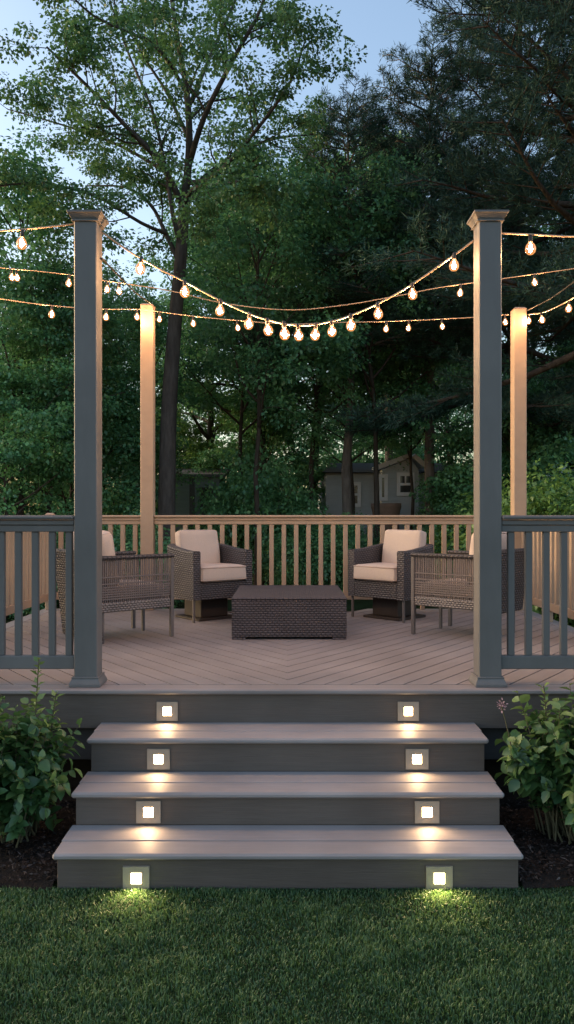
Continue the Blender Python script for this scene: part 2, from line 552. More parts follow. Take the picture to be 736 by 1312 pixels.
def pine(seed, H, clear, crownR, whorls, trunk_r, tuft=0.17, per=30, top_taper=0.8):
    rng = np.random.default_rng(seed)
    mb = MB()
    path = [Vector((0, 0, -0.15))]
    for i in range(8):
        path.append(path[-1] + Vector((rng.normal() * 0.06, rng.normal() * 0.06, H * 0.99 / 8)))
    mb.tube(path, [trunk_r * (1.25 if i == 0 else 1 - 0.9 * i / 8) for i in range(9)], 10)
    tc, td = [], []
    for k in range(whorls):
        t = clear / H + (0.985 - clear / H) * (k + 0.3 * rng.random()) / whorls
        p0, _ = along(path, min(t, 0.99))
        nb = int(4 + rng.integers(0, 2))
        a0 = rng.random() * 6.28
        rel = (t * H - clear) / (H - clear)
        for j in range(nb):
            a = a0 + 6.283 * j / nb + rng.normal() * 0.25
            el = R(-4 + 34 * rel + rng.normal() * 6)
            ln = crownR * (1 - top_taper * rel) * (0.6 + 0.55 * rng.random()) + 0.3
            nd = Vector((math.cos(a) * math.cos(el), math.sin(a) * math.cos(el), math.sin(el)))
            lp = branch_path(rng, p0, nd, ln, 6, 0.08, 0.035)
            r = trunk_r * 0.32 * (1 - 0.7 * rel) + 0.012
            mb.tube(lp, [r * (1 - 0.15 * i) for i in range(7)], 5, False)
            ns = int(5 + ln * 3.2)
            for q in range(ns):
                tt = 0.25 + 0.75 * (q + rng.random()) / ns
                pp, dd = along(lp, min(tt, 0.999))
                side = dd.cross(Vector((0, 0, 1))).normalized() * (1 if q % 2 else -1)
                sd = (dd * 0.7 + side * (0.8 + 0.3 * rng.random()) + Vector((0, 0, rng.normal() * 0.18 + 0.05))).normalized()
                sl = ln * 0.30 * (1.25 - 0.7 * tt) * (0.6 + 0.7 * rng.random()) + 0.15
                sp = [pp, pp + sd * sl * 0.5 + Vector((0, 0, 0.02)), pp + sd * sl + Vector((0, 0, 0.06 * sl))]
                mb.tube(sp, [0.014, 0.010, 0.006], 4, False)
                m = max(2, int(sl / 0.14))
                for w in range(m):
                    x, d3 = along(sp, min(0.999, 0.25 + 0.75 * (w + 0.5) / m))
                    tc.append(tuple(x + Vector(rng.normal(size=3)) * 0.04))
                    td.append(tuple(d3 + Vector((0, 0, 0.35))))
    tc = np.array(tc); td = unit(np.array(td))
    n = len(tc)
    C = np.repeat(tc, per, 0)
    D = np.repeat(td, per, 0) * 0.75 + unit(rng.normal(size=(n * per, 3))) * 0.85
    ln = tuft * (0.55 + 0.6 * rng.random(n * per))
    C = C + rng.normal(size=C.shape) * 0.05
    V = leaves_at(rng, C, D, rng.normal(size=(n * per, 3)), ln, 0.011 + 0.011 * rng.random(n * per))
    t = np.clip(np.repeat(rng.normal(0.45, 0.18, n), per) + rng.normal(0, 0.12, n * per), 0, 1)
    return mb, V, t


def shrub(seed, H, Rr, n, per, size):
    rng = np.random.default_rng(seed)
    mb = MB()
    cent = []
    for k in range(n):
        a = rng.random() * 6.283
        rr = Rr * math.sqrt(rng.random())
        h = H * math.sqrt(max(0.05, 1 - (rr / Rr) ** 2 * 0.8)) * (0.7 + 0.35 * rng.random())
        tip = Vector((rr * math.cos(a), rr * math.sin(a), h))
        p0 = Vector((rr * 0.15 * math.cos(a), rr * 0.15 * math.sin(a), 0))
        mid = p0.lerp(tip, 0.55) + Vector((0, 0, 0.12 * h))
        mb.tube([p0, mid, tip], [0.022, 0.014, 0.006], 5, False)
        for j in range(4):
            q = mid.lerp(tip, j / 3) if j else p0.lerp(mid, 0.5 + 0.3 * rng.random())
            cent.append(q + Vector(rng.normal(size=3)) * 0.18 * Rr)
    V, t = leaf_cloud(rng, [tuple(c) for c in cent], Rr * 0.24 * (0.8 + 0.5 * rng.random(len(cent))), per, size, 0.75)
    V[:, :, 2] = np.maximum(V[:, :, 2], 0.01)
    return mb, V, t


class Species:
    """first plant of a kind is built, later ones are copies that share its meshes"""
    def __init__(s, name, parts, crown='crown', stem='trunk', bark=None, leafm=None):
        s.name, s.parts, s.crown, s.stem, s.bark, s.leafm, s.first = name, parts, crown, stem, bark, leafm, None

    def place(s, loc, rz, sc, label, cat, group=None, zs=1.0):
        if s.first is None:
            r = empty(s.name)
            mb, V, t = s.parts
            mb.build(s.stem, s.bark, r)
            quads(s.crown, V, t, s.leafm, r)
            s.first = r
        else:
            r = s.first.copy()
            COL.objects.link(r)
            for ch in s.first.children:
                c = ch.copy()
                COL.objects.link(c)
                c.parent = r
        r.location = loc
        r.rotation_euler = (0, 0, rz)
        r.scale = (sc, sc, sc * zs)
        for k in ('label', 'category', 'group'):
            if k in r: del r[k]
        tag(r, label, cat, group)
        return r


# ------------------------------------------------------------------ ground
def ground():
    mb = MB()
    n = 40
    xs = [-160 + 320 * i / n for i in range(n + 1)]
    ys = [-60 + 300 * i / n for i in range(n + 1)]
    v = []
    for y in ys:
        for x in xs:
            h = 0.0
            if y > 30: h = (y - 30) * 0.012
            v.append((x, y, h))
    f = [(j * (n + 1) + i, j * (n + 1) + i + 1, (j + 1) * (n + 1) + i + 1, (j + 1) * (n + 1) + i) for j in range(n) for i in range(n)]
    mb.add(v, f)
    o = mb.build('lawn', LAWNM)
    tag(o, kind='structure')
    # mulch bed round the stairs, a sheet just above the lawn with a wavering front edge
    mb = MB()
    rng = random.Random(4)
    for sgn in (-1, 1):
        xs = [1.16 + 0.06 * i for i in range(38)]
        fr = [3.84 + 0.035 * math.sin(x * 5) + rng.uniform(-0.012, 0.012) for x in xs]
        v = []
        for x, y in zip(xs, fr):
            v += [(sgn * x, y, 0.004), (sgn * x, y + 0.12, 0.045), (sgn * x, 6.5, 0.05)]
        f = []
        for i in range(len(xs) - 1):
            for k in (0, 1):
                q = (i * 3 + k, i * 3 + 3 + k, i * 3 + 4 + k, i * 3 + 1 + k)
                f.append(q if sgn > 0 else q[::-1])
        mb.add(v, f)
    tag(mb.build('mulch_bed', MULCHM), kind='structure')


def grass():
    rng = np.random.default_rng(11)

    def patch(x0, x1, y0, y1, dens):
        n = int((x1 - x0) * (y1 - y0) * dens)
        return np.stack([x0 + (x1 - x0) * rng.random(n), y0 + (y1 - y0) * rng.random(n)], 1)
    P = np.concatenate([patch(-1.75, 1.75, 2.35, 3.86, 24000), patch(-4.2, -1.75, 2.0, 3.86, 3500), patch(1.75, 4.2, 2.0, 3.86, 3500),
                        patch(-4.2, 4.2, 0.9, 2.35, 2500)])
    n = len(P)
    base = np.concatenate([P, np.zeros((n, 1))], 1)
    # patchy length and tint
    f1 = np.sin(P[:, 0] * 5.1 + 1.3 * np.sin(P[:, 1] * 6.7)) * np.sin(P[:, 1] * 7.9 + 1.1 * np.sin(P[:, 0] * 4.3))
    f2 = np.sin(P[:, 0] * 17 + 2 * np.sin(P[:, 1] * 13)) * np.sin(P[:, 1] * 19 + 1.7 * np.sin(P[:, 0] * 15))
    h = (0.022 + 0.007 * f1 + 0.005 * f2) * (0.5 + 0.8 * rng.random(n)) * np.clip((3.9 - P[:, 1]) / 0.12, .45, 1)
    a = rng.random(n) * 6.283
    lean = (0.25 + 0.75 * rng.random(n)) * 0.9
    d = np.stack([np.cos(a), np.sin(a), np.zeros(n)], 1)
    s = np.stack([-np.sin(a + rng.normal(0, 0.6, n)), np.cos(a), np.zeros(n)], 1)
    w = (0.0011 + 0.0012 * rng.random(n))[:, None]
    up = np.array([0, 0, 1.0])
    H = h[:, None]
    m = base + up * H * 0.6 + d * H * 0.22 * lean[:, None]
    tip = base + up * H * (1.0 - 0.25 * lean[:, None]) + d * H * 0.85 * lean[:, None]
    V = np.stack([base - s * w, base + s * w, m + s * w * 0.85, m - s * w * 0.85, tip], 1)
    t = np.clip(0.42 + 0.20 * f1 + 0.17 * f2 + rng.normal(0, 0.22, n) + (rng.random(n) < 0.05) * 0.5, 0, 1)
    o = quads('grass', V, t, GRASSM, None, 5, [(0, 1, 2, 3), (3, 2, 4)])
    tag(o, kind='stuff')


def chips():
    rng = np.random.default_rng(5)
    n = 9000
    sg = np.where(rng.random(n) < 0.5, -1.0, 1.0)
    x = sg * (1.16 + 1.3 * rng.random(n) ** 1.3)
    y = 3.87 + 1.0 * rng.random(n)
    C = np.stack([x, y, 0.012 + 0.046 * np.clip((y - 3.84) / 0.12, 0, 1) + 0.006 * rng.random(n)], 1)
    a = rng.random(n) * 6.283
    D = np.stack([np.cos(a), np.sin(a), rng.normal(0, 0.3, n)], 1)
    ln = 0.012 + 0.035 * rng.random(n) ** 2
    V = leaves_at(rng, C, D, np.array([0, 0, 1.0]) + rng.normal(size=(n, 3)) * 0.5, ln, 0.004 + 0.010 * rng.random(n))
    V[:, :, 2] = np.maximum(V[:, :, 2], 0.006)
    t = np.clip(rng.normal(0.35, 0.2, n) + (rng.random(n) < 0.03) * 0.5, 0, 1)
    tag(quads('bark_chips', V, t, CHIPM), kind='stuff')


def far_wood():
    rng = np.random.default_rng(77)
    n = 900
    x = -70 + 140 * rng.random(n)
    y = 52 + 14 * rng.random(n)
    # the belt curves round both sides of the garden
    m = 420
    sd = np.where(rng.random(m) < .5, -1.0, 1.0)
    x = np.concatenate([x, sd * (33 + 10 * rng.random(m))])
    y = np.concatenate([y, 6 + 50 * rng.random(m)])
    n += m
    top = 7.5 + 2.0 * np.sin(x * .23 + y * .11) + 1.6 * np.sin(x * .61 + y * .37 + 1)
    z = (0.05 + .95 * rng.random(n)) * top
    V, t = leaf_cloud(rng, np.stack([x, y, z], 1), 1.5 + rng.random(n), 50, .42, .7)
    V[:, :, 2] = np.maximum(V[:, :, 2], 0.3)
    tag(quads('distant_woodland', V, t, LEAF_WOOD), kind='stuff')


# ------------------------------------------------------------------ deck and stairs
X0, X1 = -2.80, 2.74     # deck edges
Y0, Y1 = 4.80, 9.00


def clip_poly(poly, a, b, c):
    """keep a*x+b*y<=c"""
    out = []
    for i in range(len(poly)):
        p, q = poly[i], poly[(i + 1) % len(poly)]
        fp, fq = a * p[0] + b * p[1] - c, a * q[0] + b * q[1] - c
        if fp <= 0: out.append(p)
        if fp * fq < 0:
            t = fp / (fp - fq)
            out.append((p[0] + (q[0] - p[0]) * t, p[1] + (q[1] - p[1]) * t))
    return out


def deck():
    root = empty('deck', (0, Y0, 0), label='raised greige composite deck with chevron boards and a dark fascia', cat='deck')
    rng = random.Random(2)
    mb = MB()
    k, pitch, gap = 1.32, 0.222, 0.0100
    yb = Y0 + 0.152
    cosn = 1 / math.sqrt(1 + k * k)
    for sgn in (-1, 1):
        for i in range(-2, 40):
            # board between lines y = k*|x| + y0 + i*pitch
            ya = yb - 4.6 * k + i * pitch
            lo, hi = ya + gap / 2 / cosn / 1.0, ya + pitch - gap / 2 / cosn
            for rep in (0,):
                pass
            poly = [(0.0001, k * 0.0001 + lo), (3.0, k * 3.0 + lo), (3.0, k * 3.0 + hi), (0.0001, k * 0.0001 + hi)]
            poly = [(x, y) for x, y in poly]
            poly = clip_poly(poly, 0, -1, -(yb + 0.004))
            if poly: poly = clip_poly(poly, 0, 1, Y1 - 0.03)
            if poly: poly = clip_poly(poly, 1, 0, (X1 if sgn > 0 else -X0) - 0.15)
            if len(poly) < 3: continue
            if sgn < 0: poly = [(-x, y) for x, y in poly][::-1]
            u0, v0 = rng.random() * 9, rng.random() * 9
            dx, dy = cosn * sgn, k * cosn
            uvp = [(u0 + x * dx + y * dy, v0 - x * dy * 1 + y * dx) for x, y in poly]
            top = [(x, y - Y0, DECK) for x, y in poly]
            bot = [(x, y - Y0, DECK - 0.026) for x, y in poly]
            n = len(poly)
            fs = [tuple(range(n))] + [(j, n + j, n + (j + 1) % n, (j + 1) % n)[::1] for j in range(n)]
            uvs = [uvp] + [[uvp[j], uvp[j], uvp[(j + 1) % n], uvp[(j + 1) % n]] for j in range(n)]
            mb.add(top + bot, fs, uvs)
    # boards of the near triangle start further back: also fill rows that begin beyond the first apex
    mb.build('deck_board', DECKM, root)
    mb = MB()
    mb.box(X0, X1, 0.0, 0.148, DECK - 0.03, DECK + 0.001, 0.008)
    mb.build('front_border_board', DECKM, root)
    for a, b in ((X0, X0 + 0.143), (X1 - 0.143, X1)):
        mb = MB()
        mb.box(a, b, 0.153, Y1 - Y0, DECK - 0.03, DECK + 0.001, 0.006)
        mb.build('side_border_board', DECKM, root)
    mb = MB()
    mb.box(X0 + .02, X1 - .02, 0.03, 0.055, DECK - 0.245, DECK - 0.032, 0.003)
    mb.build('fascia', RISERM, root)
    mb = MB()
    for a, b in ((X0 + .02, X0 + .045), (X1 - .045, X1 - .02)):
        mb.box(a, b, 0.058, Y1 - Y0 - .03, DECK - 0.245, DECK - 0.032, 0.003)
    mb.box(X0 + .02, X1 - .02, Y1 - Y0 - .028, Y1 - Y0 - .005, DECK - 0.245, DECK - 0.032, 0.003)
    mb.build('rim_joist', RISERM, root)
    mb = MB()
    mb.box(X0 + .05, X1 - .05, 0.10, 0.125, DECK - 0.46, DECK - 0.20, 0.003)
    mb.build('skirt_board', SKIRTM, root)
    mb = MB()
    mb.box(X0 + .08, X1 - .08, 0.35, Y1 - Y0 - .2, 0.02, DECK - 0.10)  # solid dark block added as the shade below the boards, closes light gaps
    mb.build('underdeck_shade_box', VOID, root)


TREADS = [(4.477, DECK - 0.2075), (4.155, 0.361), (3.818, 0.180)]
RISER_FACE = [4.83, 4.505, 4.182, 3.843]


def stairs():
    root = empty('deck_stairs', (0, 3.8, 0), label='three wide greige steps rising from the lawn to the deck', cat='stairs')
    W = 1.155
    rng = random.Random(8)
    for i, (yf, z) in enumerate(TREADS):
        yb = RISER_FACE[i]
        mid = yf + 0.165
        for a, b in ((yf, mid - 0.002), (mid + 0.003, yb)):
            mb = MB()
            mb.box(-W, W, a - 3.8, b - 3.8, z - 0.032, z, 0.010 if a == yf else 0.003)
            o = mb.build('tread_board', STAIRM, root)
        z0 = TREADS[i + 1][1] if i < 2 else 0.0
        rf = RISER_FACE[i + 1]
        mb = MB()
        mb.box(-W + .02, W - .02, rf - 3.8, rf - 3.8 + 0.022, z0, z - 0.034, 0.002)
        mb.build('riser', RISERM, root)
        for s in (-1, 1):
            mb = MB()
            xa = s * (W - .021)
            mb.box(xa - s * 0.03, xa, rf - 3.8 + 0.024, 4.80 - 3.8 if i == 0 else RISER_FACE[i] - 3.8 + 0.02, 0.0, z - 0.034, 0.002)
            mb.build('stringer', RISERM, root)
    return root


LAMP_W = 4.2


def step_light(x, d, zc, label):
    root = empty('step_light', (x, d, zc), label=label, cat='step light', group='square recessed lights in the step risers')
    w, h, l, t = 0.065, 0.058, 0.0245, 0.012
    mb = MB()
    mb.box(-w, w, -t, -0.001, l + .0015, h, 0.0)
    mb.box(-w, w, -t, -0.001, -h, -l - .0015, 0.0)
    mb.box(-w, -l - .0015, -t, -0.001, -l - .0015, l + .0015, 0.0)
    mb.box(l + .0015, w, -t, -0.001, -l - .0015, l + .0015, 0.0)
    mb.build('cover_plate', PLATE, root)
    mb = MB()
    mb.box(-l, l, -t - 0.0008, -0.004, -l, l, 0.0)
    mb.build('lens', LENS, root)
    # the lamp inside the fixture throws a wide cone outwards and a little down
    sp = bpy.data.lights.new('step_lamp', 'SPOT')
    sp.energy = LAMP_W * (5.2 if zc < .1 else 1.0)
    sp.color = (1.0, 0.62, 0.33)
    sp.spot_size = R(168)
    sp.spot_blend = 1.0
    sp.shadow_soft_size = 0.008
    so_ = bpy.data.objects.new('step_lamp', sp)
    COL.objects.link(so_)
    so_.parent = root
    so_.location = (0, -t - 0.010, 0.0)
    so_.rotation_euler = (R(-(90 - 6)), 0, 0)


# ------------------------------------------------------------------ posts and railings
def post(x, y, h, label, w=0.144, big=True, cap=True, group=None):
    PAINT_ = PAINT if big else PAINTLIT
    root = empty('deck_post', (x, y, DECK), label=label, cat='post', group=group)
    hw = w / 2
    mb = MB()
    mb.box(-hw, hw, -hw, hw, 0.001, h - 0.02, 0.006)
    mb.build('shaft', PAINT_, root)
    if big:
        mb = MB()
        mb.box(-hw - .026, hw + .026, -hw - .026, hw + .026, 0.0015, 0.022, 0.003)
        mb.frustum(-hw - .024, hw + .024, -hw - .024, hw + .024, 0.022, -hw - .010, hw + .010, -hw - .010, hw + .010, 0.052)
        mb.box(-hw - .013, hw + .013, -hw - .013, hw + .013, 0.052, 0.062, 0.002)
        mb.build('base_trim', PAINT_, root)
        mb = MB()
        mb.box(-hw - .012, hw + .012, -hw - .012, hw + .012, h - .066, h - .055, 0.002)
        mb.frustum(-hw - .009, hw + .009, -hw - .009, hw + .009, h - .055, -hw - .030, hw + .030, -hw - .030, hw + .030, h - .022)
        mb.box(-hw - .036, hw + .036, -hw - .036, hw + .036, h - .022, h - .006, 0.003)
        mb.frustum(-hw - .034, hw + .034, -hw - .034, hw + .034, h - .006, -hw + .03, hw - .03, -hw + .03, hw - .03, h + .012)
        mb.build('post_cap', PAINT_, root)
    elif cap:
        mb = MB()
        mb.frustum(-hw - .004, hw + .004, -hw - .004, hw + .004, h - .021, -hw + .018, hw - .018, -hw + .018, hw - .018, h)
        mb.build('post_cap', PAINT_, root)
    return root


def railing(p, q, spacing, label, top=1.074, group='railing sections round the deck', bw=0.041, phase=0.5, low=0.105, lowh=0.085, mat=None):
    mat = mat or PAINTLIT
    """p, q: plan ends; rails and balusters stand on the deck's edge"""
    p, q = Vector((p[0], p[1], 0)), Vector((q[0], q[1], 0))
    L = (q - p).length
    ang = math.atan2(q.y - p.y, q.x - p.x)
    root = empty('deck_railing', (p.x, p.y, DECK), ang, label, 'railing', group)
    mb = MB(); mb.box(0, L, -0.062, 0.062, top - 0.028, top, 0.009); mb.build('cap_rail', mat, root)
    mb = MB()
    mb.box(0, L, -0.040, 0.040, top - 0.062, top - 0.030, 0.005)
    mb.box(0, L, -0.030, 0.030, top - 0.104, top - 0.063, 0.003)
    mb.build('top_rail', mat, root)
    mb = MB(); mb.box(0, L, -0.024, 0.024, low, low + lowh, 0.005); mb.build('bottom_rail', mat, root)
    n = max(1, int(round(L / spacing)))
    sp = L / n
    for i in range(n):
        x = sp * (i + phase)
        mb = MB()
        mb.box(-bw / 2, bw / 2, -bw / 2 * 0.9, bw / 2 * 0.9, low + lowh + 0.001, top - 0.105, 0.003)
        o = mb.build('baluster', mat, root, (x, 0, 0))
    n2 = max(1, int(L / 1.3))
    for i in range(n2):
        mb = MB()
        mb.box(-.022, .022, -.02, .02, 0.002, low - 0.001, 0.002)
        if L > 1.6:
            mb.build('support_foot', mat, root, (L * (i + 1) / (n2 + 1), 0, 0))


# ------------------------------------------------------------------ furniture
def cushion(w, d, h, r=0.045, puff=0.02, n=9, seed=0, seam=True):
    """rounded, slightly puffed block centred at the origin"""
    rng = np.random.default_rng(seed)
    ph = rng.random(6) * 6.28
    mb = MB()
    hs = np.array([w, d, h]) / 2
    rr = min(r, hs.min() * 0.98)
    for ax in range(3):
        for sg in (-1, 1):
            u, v = (ax + 1) % 3, (ax + 2) % 3
            g = np.linspace(-1, 1, n)
            g = np.sign(g) * np.abs(g) ** 0.75
            pts = []
            for b in g:
                for a in g:
                    p = np.zeros(3)
                    p[ax] = sg * hs[ax]; p[u] = a * hs[u]; p[v] = b * hs[v]
                    c = np.clip(p, -(hs - rr), hs - rr)
                    q = p - c
                    ln = np.linalg.norm(q)
                    p = c + q / max(ln, 1e-9) * rr
                    pn = p / hs
                    bulge = puff * (1 - min(1, abs(pn[u])) ** 2) * (1 - min(1, abs(pn[v])) ** 2)
                    p[ax] += sg * bulge * (1 if ax == int(np.argmin(hs)) else 0.5)
                    wv = 0.004 * (math.sin(9 * p[0] + ph[0] + 5 * p[2]) + math.sin(11 * p[1] + ph[1] - 7 * p[0]) + math.sin(13 * p[2] + ph[2]))
                    p = p + (p / (np.linalg.norm(p) + 1e-9)) * wv
                    pts.append(tuple(p))
            fs = []
            for j in range(n - 1):
                for i in range(n - 1):
                    q = (j * n + i, j * n + i + 1, (j + 1) * n + i + 1, (j + 1) * n + i)
                    fs.append(q if sg > 0 else q[::-1])
            mb.add(pts, fs, None, True)
    return mb


def piping(parent, w, d, z, r=0.03):
    pts = []
    for cx, cy, a0 in ((1, 1, 0), (-1, 1, 90), (-1, -1, 180), (1, -1, 270)):
        for k in range(5):
            a = R(a0 + 22.5 * k)
            pts.append((cx * (w / 2 - r) + r * math.cos(a), cy * (d / 2 - r) + r * math.sin(a), z))
    pts.append(pts[0])
    MB().tube(pts, 0.0065, 6, False).build('piping', PIPING, parent)


def woven_armchair(loc, fwd, label, back_low=0.02, mirror=1):
    """local +y is forward; near arm is the one towards the viewer"""
    rz = math.atan2(fwd[1], fwd[0]) - math.pi / 2
    root = empty('woven_armchair', (loc[0], loc[1], DECK), rz, label, 'armchair', 'cord armchairs beside the coffee table')
    W, D, A = 0.33, 0.36, 0.735
    for x in (-1, 1):
        mb = MB(); mb.box(x * W - .016, x * W + .016, D - .03, D + .002, 0.001, A - .037, 0.003); mb.build('leg', LEGM, root)
        mb = MB(); mb.box(x * (W - .03) - .014, x * (W - .03) + .014, -D + .03, -D + .058, 0.001, 0.262, 0.003); mb.build('leg', LEGM, root)
    mb = MB(); mb.box(mirror * 0.13 - .013, mirror * 0.13 + .013, D - .04, D - .014, 0.001, 0.27, 0.003); mb.build('leg', LEGM, root)
    mb = MB()
    mb.box(-W - .012, W + .012, D - .034, D + .006, 0.262, 0.345, 0.008)
    mb.box(-W - .014, -W + .026, -D, D - .036, 0.262, 0.345, 0.008)
    mb.box(W - .026, W + .014, -D, D - .036, 0.262, 0.345, 0.008)
    mb.build('seat_frame', WICKL, root)
    mb = MB(); mb.box(-W + .028, W - .028, -D, D - .036, 0.285, 0.335, 0.004); mb.build('seat_deck', BROWNM, root)
    rng = random.Random(3)
    for x in (-1, 1):
        mb = MB(); mb.box(x * W - .026, x * W + .026, -D, D + .008, A - .036, A, 0.011); mb.build('arm_rail', WICK, root)
        mb = MB()
        n = 36
        for i in range(n):
            y = -D + .01 + (2 * D - .05) * (i + .5) / n
            j = rng.uniform(-.002, .002)
            mb.box(x * W - .004, x * W + .004, y - .0042 + j, y + .0042 + j, 0.346, A - .037)
        for z in (0.372, 0.392, 0.412, 0.432, 0.452, 0.472, 0.50, 0.555):
            s = x * 0.0062
            mb.box(x * W + s - .0022, x * W + s + .0022, -D + .005, D - .034, z - .0055, z + .0055)
        mb.build('woven_side', CORD, root)
    # back: wicker wall leaning a little
    mb = MB()
    M = Matrix.Translation((0, -D, 0.40)) @ Matrix.Rotation(R(7), 4, 'X')
    mb.box(-W - .02, W + .02, -.05, -.004, back_low - 0.40, 0.385, 0.012, M)
    mb.build('backrest', WICK, root)
    c = cushion(2 * W - .07, 2 * D - .09, 0.13, 0.045, 0.018, seed=1).build('seat_cushion', FABRIC, root, (0, 0.005, 0.405))
    c = cushion(2 * W - .08, 0.15, 0.47, 0.055, 0.03, seed=2).build('back_cushion', FABRIC, root, (0, -D + .125, 0.70))
    c.rotation_euler = (R(9), 0, 0)
    return root


def swivel_chair(P, fwd, label, W=0.36, Dp=0.33):
    """barrel wicker chair on a pedestal; P = plan position of its centre"""
    rz = math.atan2(fwd[1], fwd[0]) - math.pi / 2
    root = empty('swivel_chair', (P[0], P[1], DECK), rz, label, 'armchair', 'wicker chairs on pedestals by the rear railing')
    # U-shaped shell: path from right front, round the back, to left front
    path = [(W, Dp)]
    rc = 0.20
    for k in range(9):
        a = math.pi / 2 * k / 8
        path.append((W - rc + rc * math.cos(a), -Dp + rc - rc * math.sin(a)))
    path2 = [(-x, y) for x, y in path[::-1]]
    path = path + path2
    dense = []
    for i in range(len(path) - 1):
        m = 4 if i in (0, 9, len(path) - 2) else 1
        for k in range(m):
            t = k / m
            dense.append((path[i][0] + (path[i + 1][0] - path[i][0]) * t, path[i][1] + (path[i + 1][1] - path[i][1]) * t))
    dense.append(path[-1])
    th = 0.085
    n = len(dense)
    vs, fs, uvs = [], [], []
    run = 0
    runs = []
    for i, (x, y) in enumerate(dense):
        if i: run += math.hypot(x - dense[i - 1][0], y - dense[i - 1][1])
        runs.append(run)
        a, b = dense[max(i - 1, 0)], dense[min(i + 1, n - 1)]
        t = Vector((b[0] - a[0], b[1] - a[1], 0)).normalized()
        inn = Vector((t.y, -t.x, 0))       # inward
        if inn.dot(Vector((-x, -y * 0.3, 0))) < 0: inn = -inn
        zt = 0.715 + 0.055 * max(0, min(1, (0.18 - y) / 0.45))
        o = Vector((x, y, 0)); q = o + inn * th
        vs += [(o.x, o.y, 0.225), (o.x, o.y, zt - .012), (o.x + inn.x * .012, o.y + inn.y * .012, zt), (q.x - inn.x * .012, q.y - inn.y * .012, zt), (q.x, q.y, zt - .012), (q.x, q.y, 0.225)]
    hz = [0, .49, .505, .575, .59, 1.08]
    for i in range(n - 1):
        for k in range(5):
            fs.append((i * 6 + k, (i + 1) * 6 + k, (i + 1) * 6 + k + 1, i * 6 + k + 1))
            uvs.append([(runs[i], hz[k]), (runs[i + 1], hz[k]), (runs[i + 1], hz[k + 1]), (runs[i], hz[k + 1])])
    for i, rev in ((0, False), (n - 1, True)):
        f = tuple(i * 6 + k for k in range(6))
        u = [(0, .225), (0, .70), (.01, .715), (th - .01, .715), (th, .70), (th, .225)]
        fs.append(f[::-1] if rev else f)
        uvs.append(u[::-1] if rev else u)
    mb = MB(); mb.add(vs, fs, uvs); mb.build('shell', WICK, root)
    mb = MB(); mb.box(-W + th + .002, W - th - .002, -Dp + th, Dp + .004, 0.225, 0.395, 0.008); mb.build('seat_base', WICK, root)
    cushion(2 * (W - th) - .01, 0.50, 0.16, 0.034, 0.010, n=11, seed=5).build('seat_cushion', FABRIC, root, (0, 0.115, 0.482))
    sc_ = [o for o in root.children if o.name.startswith('seat_cushion')][0]
    piping(sc_, 2 * (W - th) - .012, 0.498, 0.062); piping(sc_, 2 * (W - th) - .012, 0.498, -0.062)
    c = cushion(2 * (W - th) - .07, 0.13, 0.40, 0.03, 0.014, n=11, seed=6).build('back_cushion', FABRIC, root, (0, -0.165, 0.715))
    c.rotation_euler = (R(10), 0, 0)
    mb = MB(); mb.box(-.165, .165, -.165, .165, 0.026, 0.224, 0.006); mb.build('pedestal', BROWNM, root)
    mb = MB(); mb.box(-.235, .235, -.235, .235, 0.001, 0.025, 0.004); mb.build('base_plate', BROWNM, root)
    for s in (-1, 1):
        mb = MB(); mb.box(s * (W - .03) - .011, s * (W - .03) + .011, Dp - .05, Dp - .028, 0.001, 0.224, 0.002); mb.build('leg', LEGM, root)
    return root


def coffee_table():
    root = empty('coffee_table', (0.012, 7.34, DECK), 0, 'low rectangular dark wicker coffee table between the four chairs', 'table')
    W, D, H = 0.50, 0.61, 0.362
    mb = MB()
    mb.box(-W, W, -D, D, H - .018, H, 0.007)
    mb.build('table_top', WICKT, root)
    mb = MB()
    mb.box(-W + .004, W - .004, -D + .003, D - .003, 0.022, H - .0185, 0.006)
    mb.build('body', WICKT, root)
    for x in (-1, 1):
        for y in (-1, 1):
            mb = MB(); mb.box(x * (W - .006) - x * .12, x * (W - .006), y * (D - .005) - y * .12, y * (D - .005), 0.001, 0.0215, 0.002); mb.build('foot', WICKT, root)


# ------------------------------------------------------------------ string lights
def smooth_path(pts, n=10):
    pts = [Vector(p) for p in pts]
    P = [pts[0] * 2 - pts[1]] + pts + [pts[-1] * 2 - pts[-2]]
    out = []
    for i in range(1, len(P) - 2):
        for k in range(n):
            t = k / n
            a, b, c, d = P[i - 1], P[i], P[i + 1], P[i + 2]
            out.append(0.5 * ((2 * b) + (c - a) * t + (2 * a - 5 * b + 4 * c - d) * t * t + (3 * b - a - 3 * c + d) * t ** 3))
    out.append(pts[-1])
    return out


BULB_FIRST = {}


def make_bulb(parent, p, s, tilt, size):
    """pear bulb hanging at p (the cord point); s = drop to the bulb's middle"""
    def get(key, fn, mat):
        if key not in BULB_FIRST:
            BULB_FIRST[key] = fn().build(key, mat)
            return BULB_FIRST[key]
        o = BULB_FIRST[key].copy()
        COL.objects.link(o)
        return o
    g = get('light_bulb', lambda: MB().lathe([(.011, .045), (.0145, .035), (.024, .025), (.031, .009), (.0325, -.005), (.0285, -.021), (.0175, -.033), (.002, -.037)], 14), GLASS)
    g.parent = parent
    g.location = p + Vector((0, 0, -s))
    g.rotation_euler = (tilt[0], tilt[1], 0)
    g.scale = (size,) * 3
    def fil():
        mb = MB()
        mb.lathe([(.003, .026), (.008, .016), (.0135, 0), (.010, -.014), (.003, -.024)], 6, smooth=False)
        return mb
    f = get('filament', fil, FILAMENT)
    f.parent = g
    def sock():
        mb = MB()
        mb.lathe([(.006, .085), (.011, .082), (.0125, .060), (.0145, .046), (.0125, .038)], 10)
        return mb
    k = get('socket', sock, SOCKET)
    k.parent = g


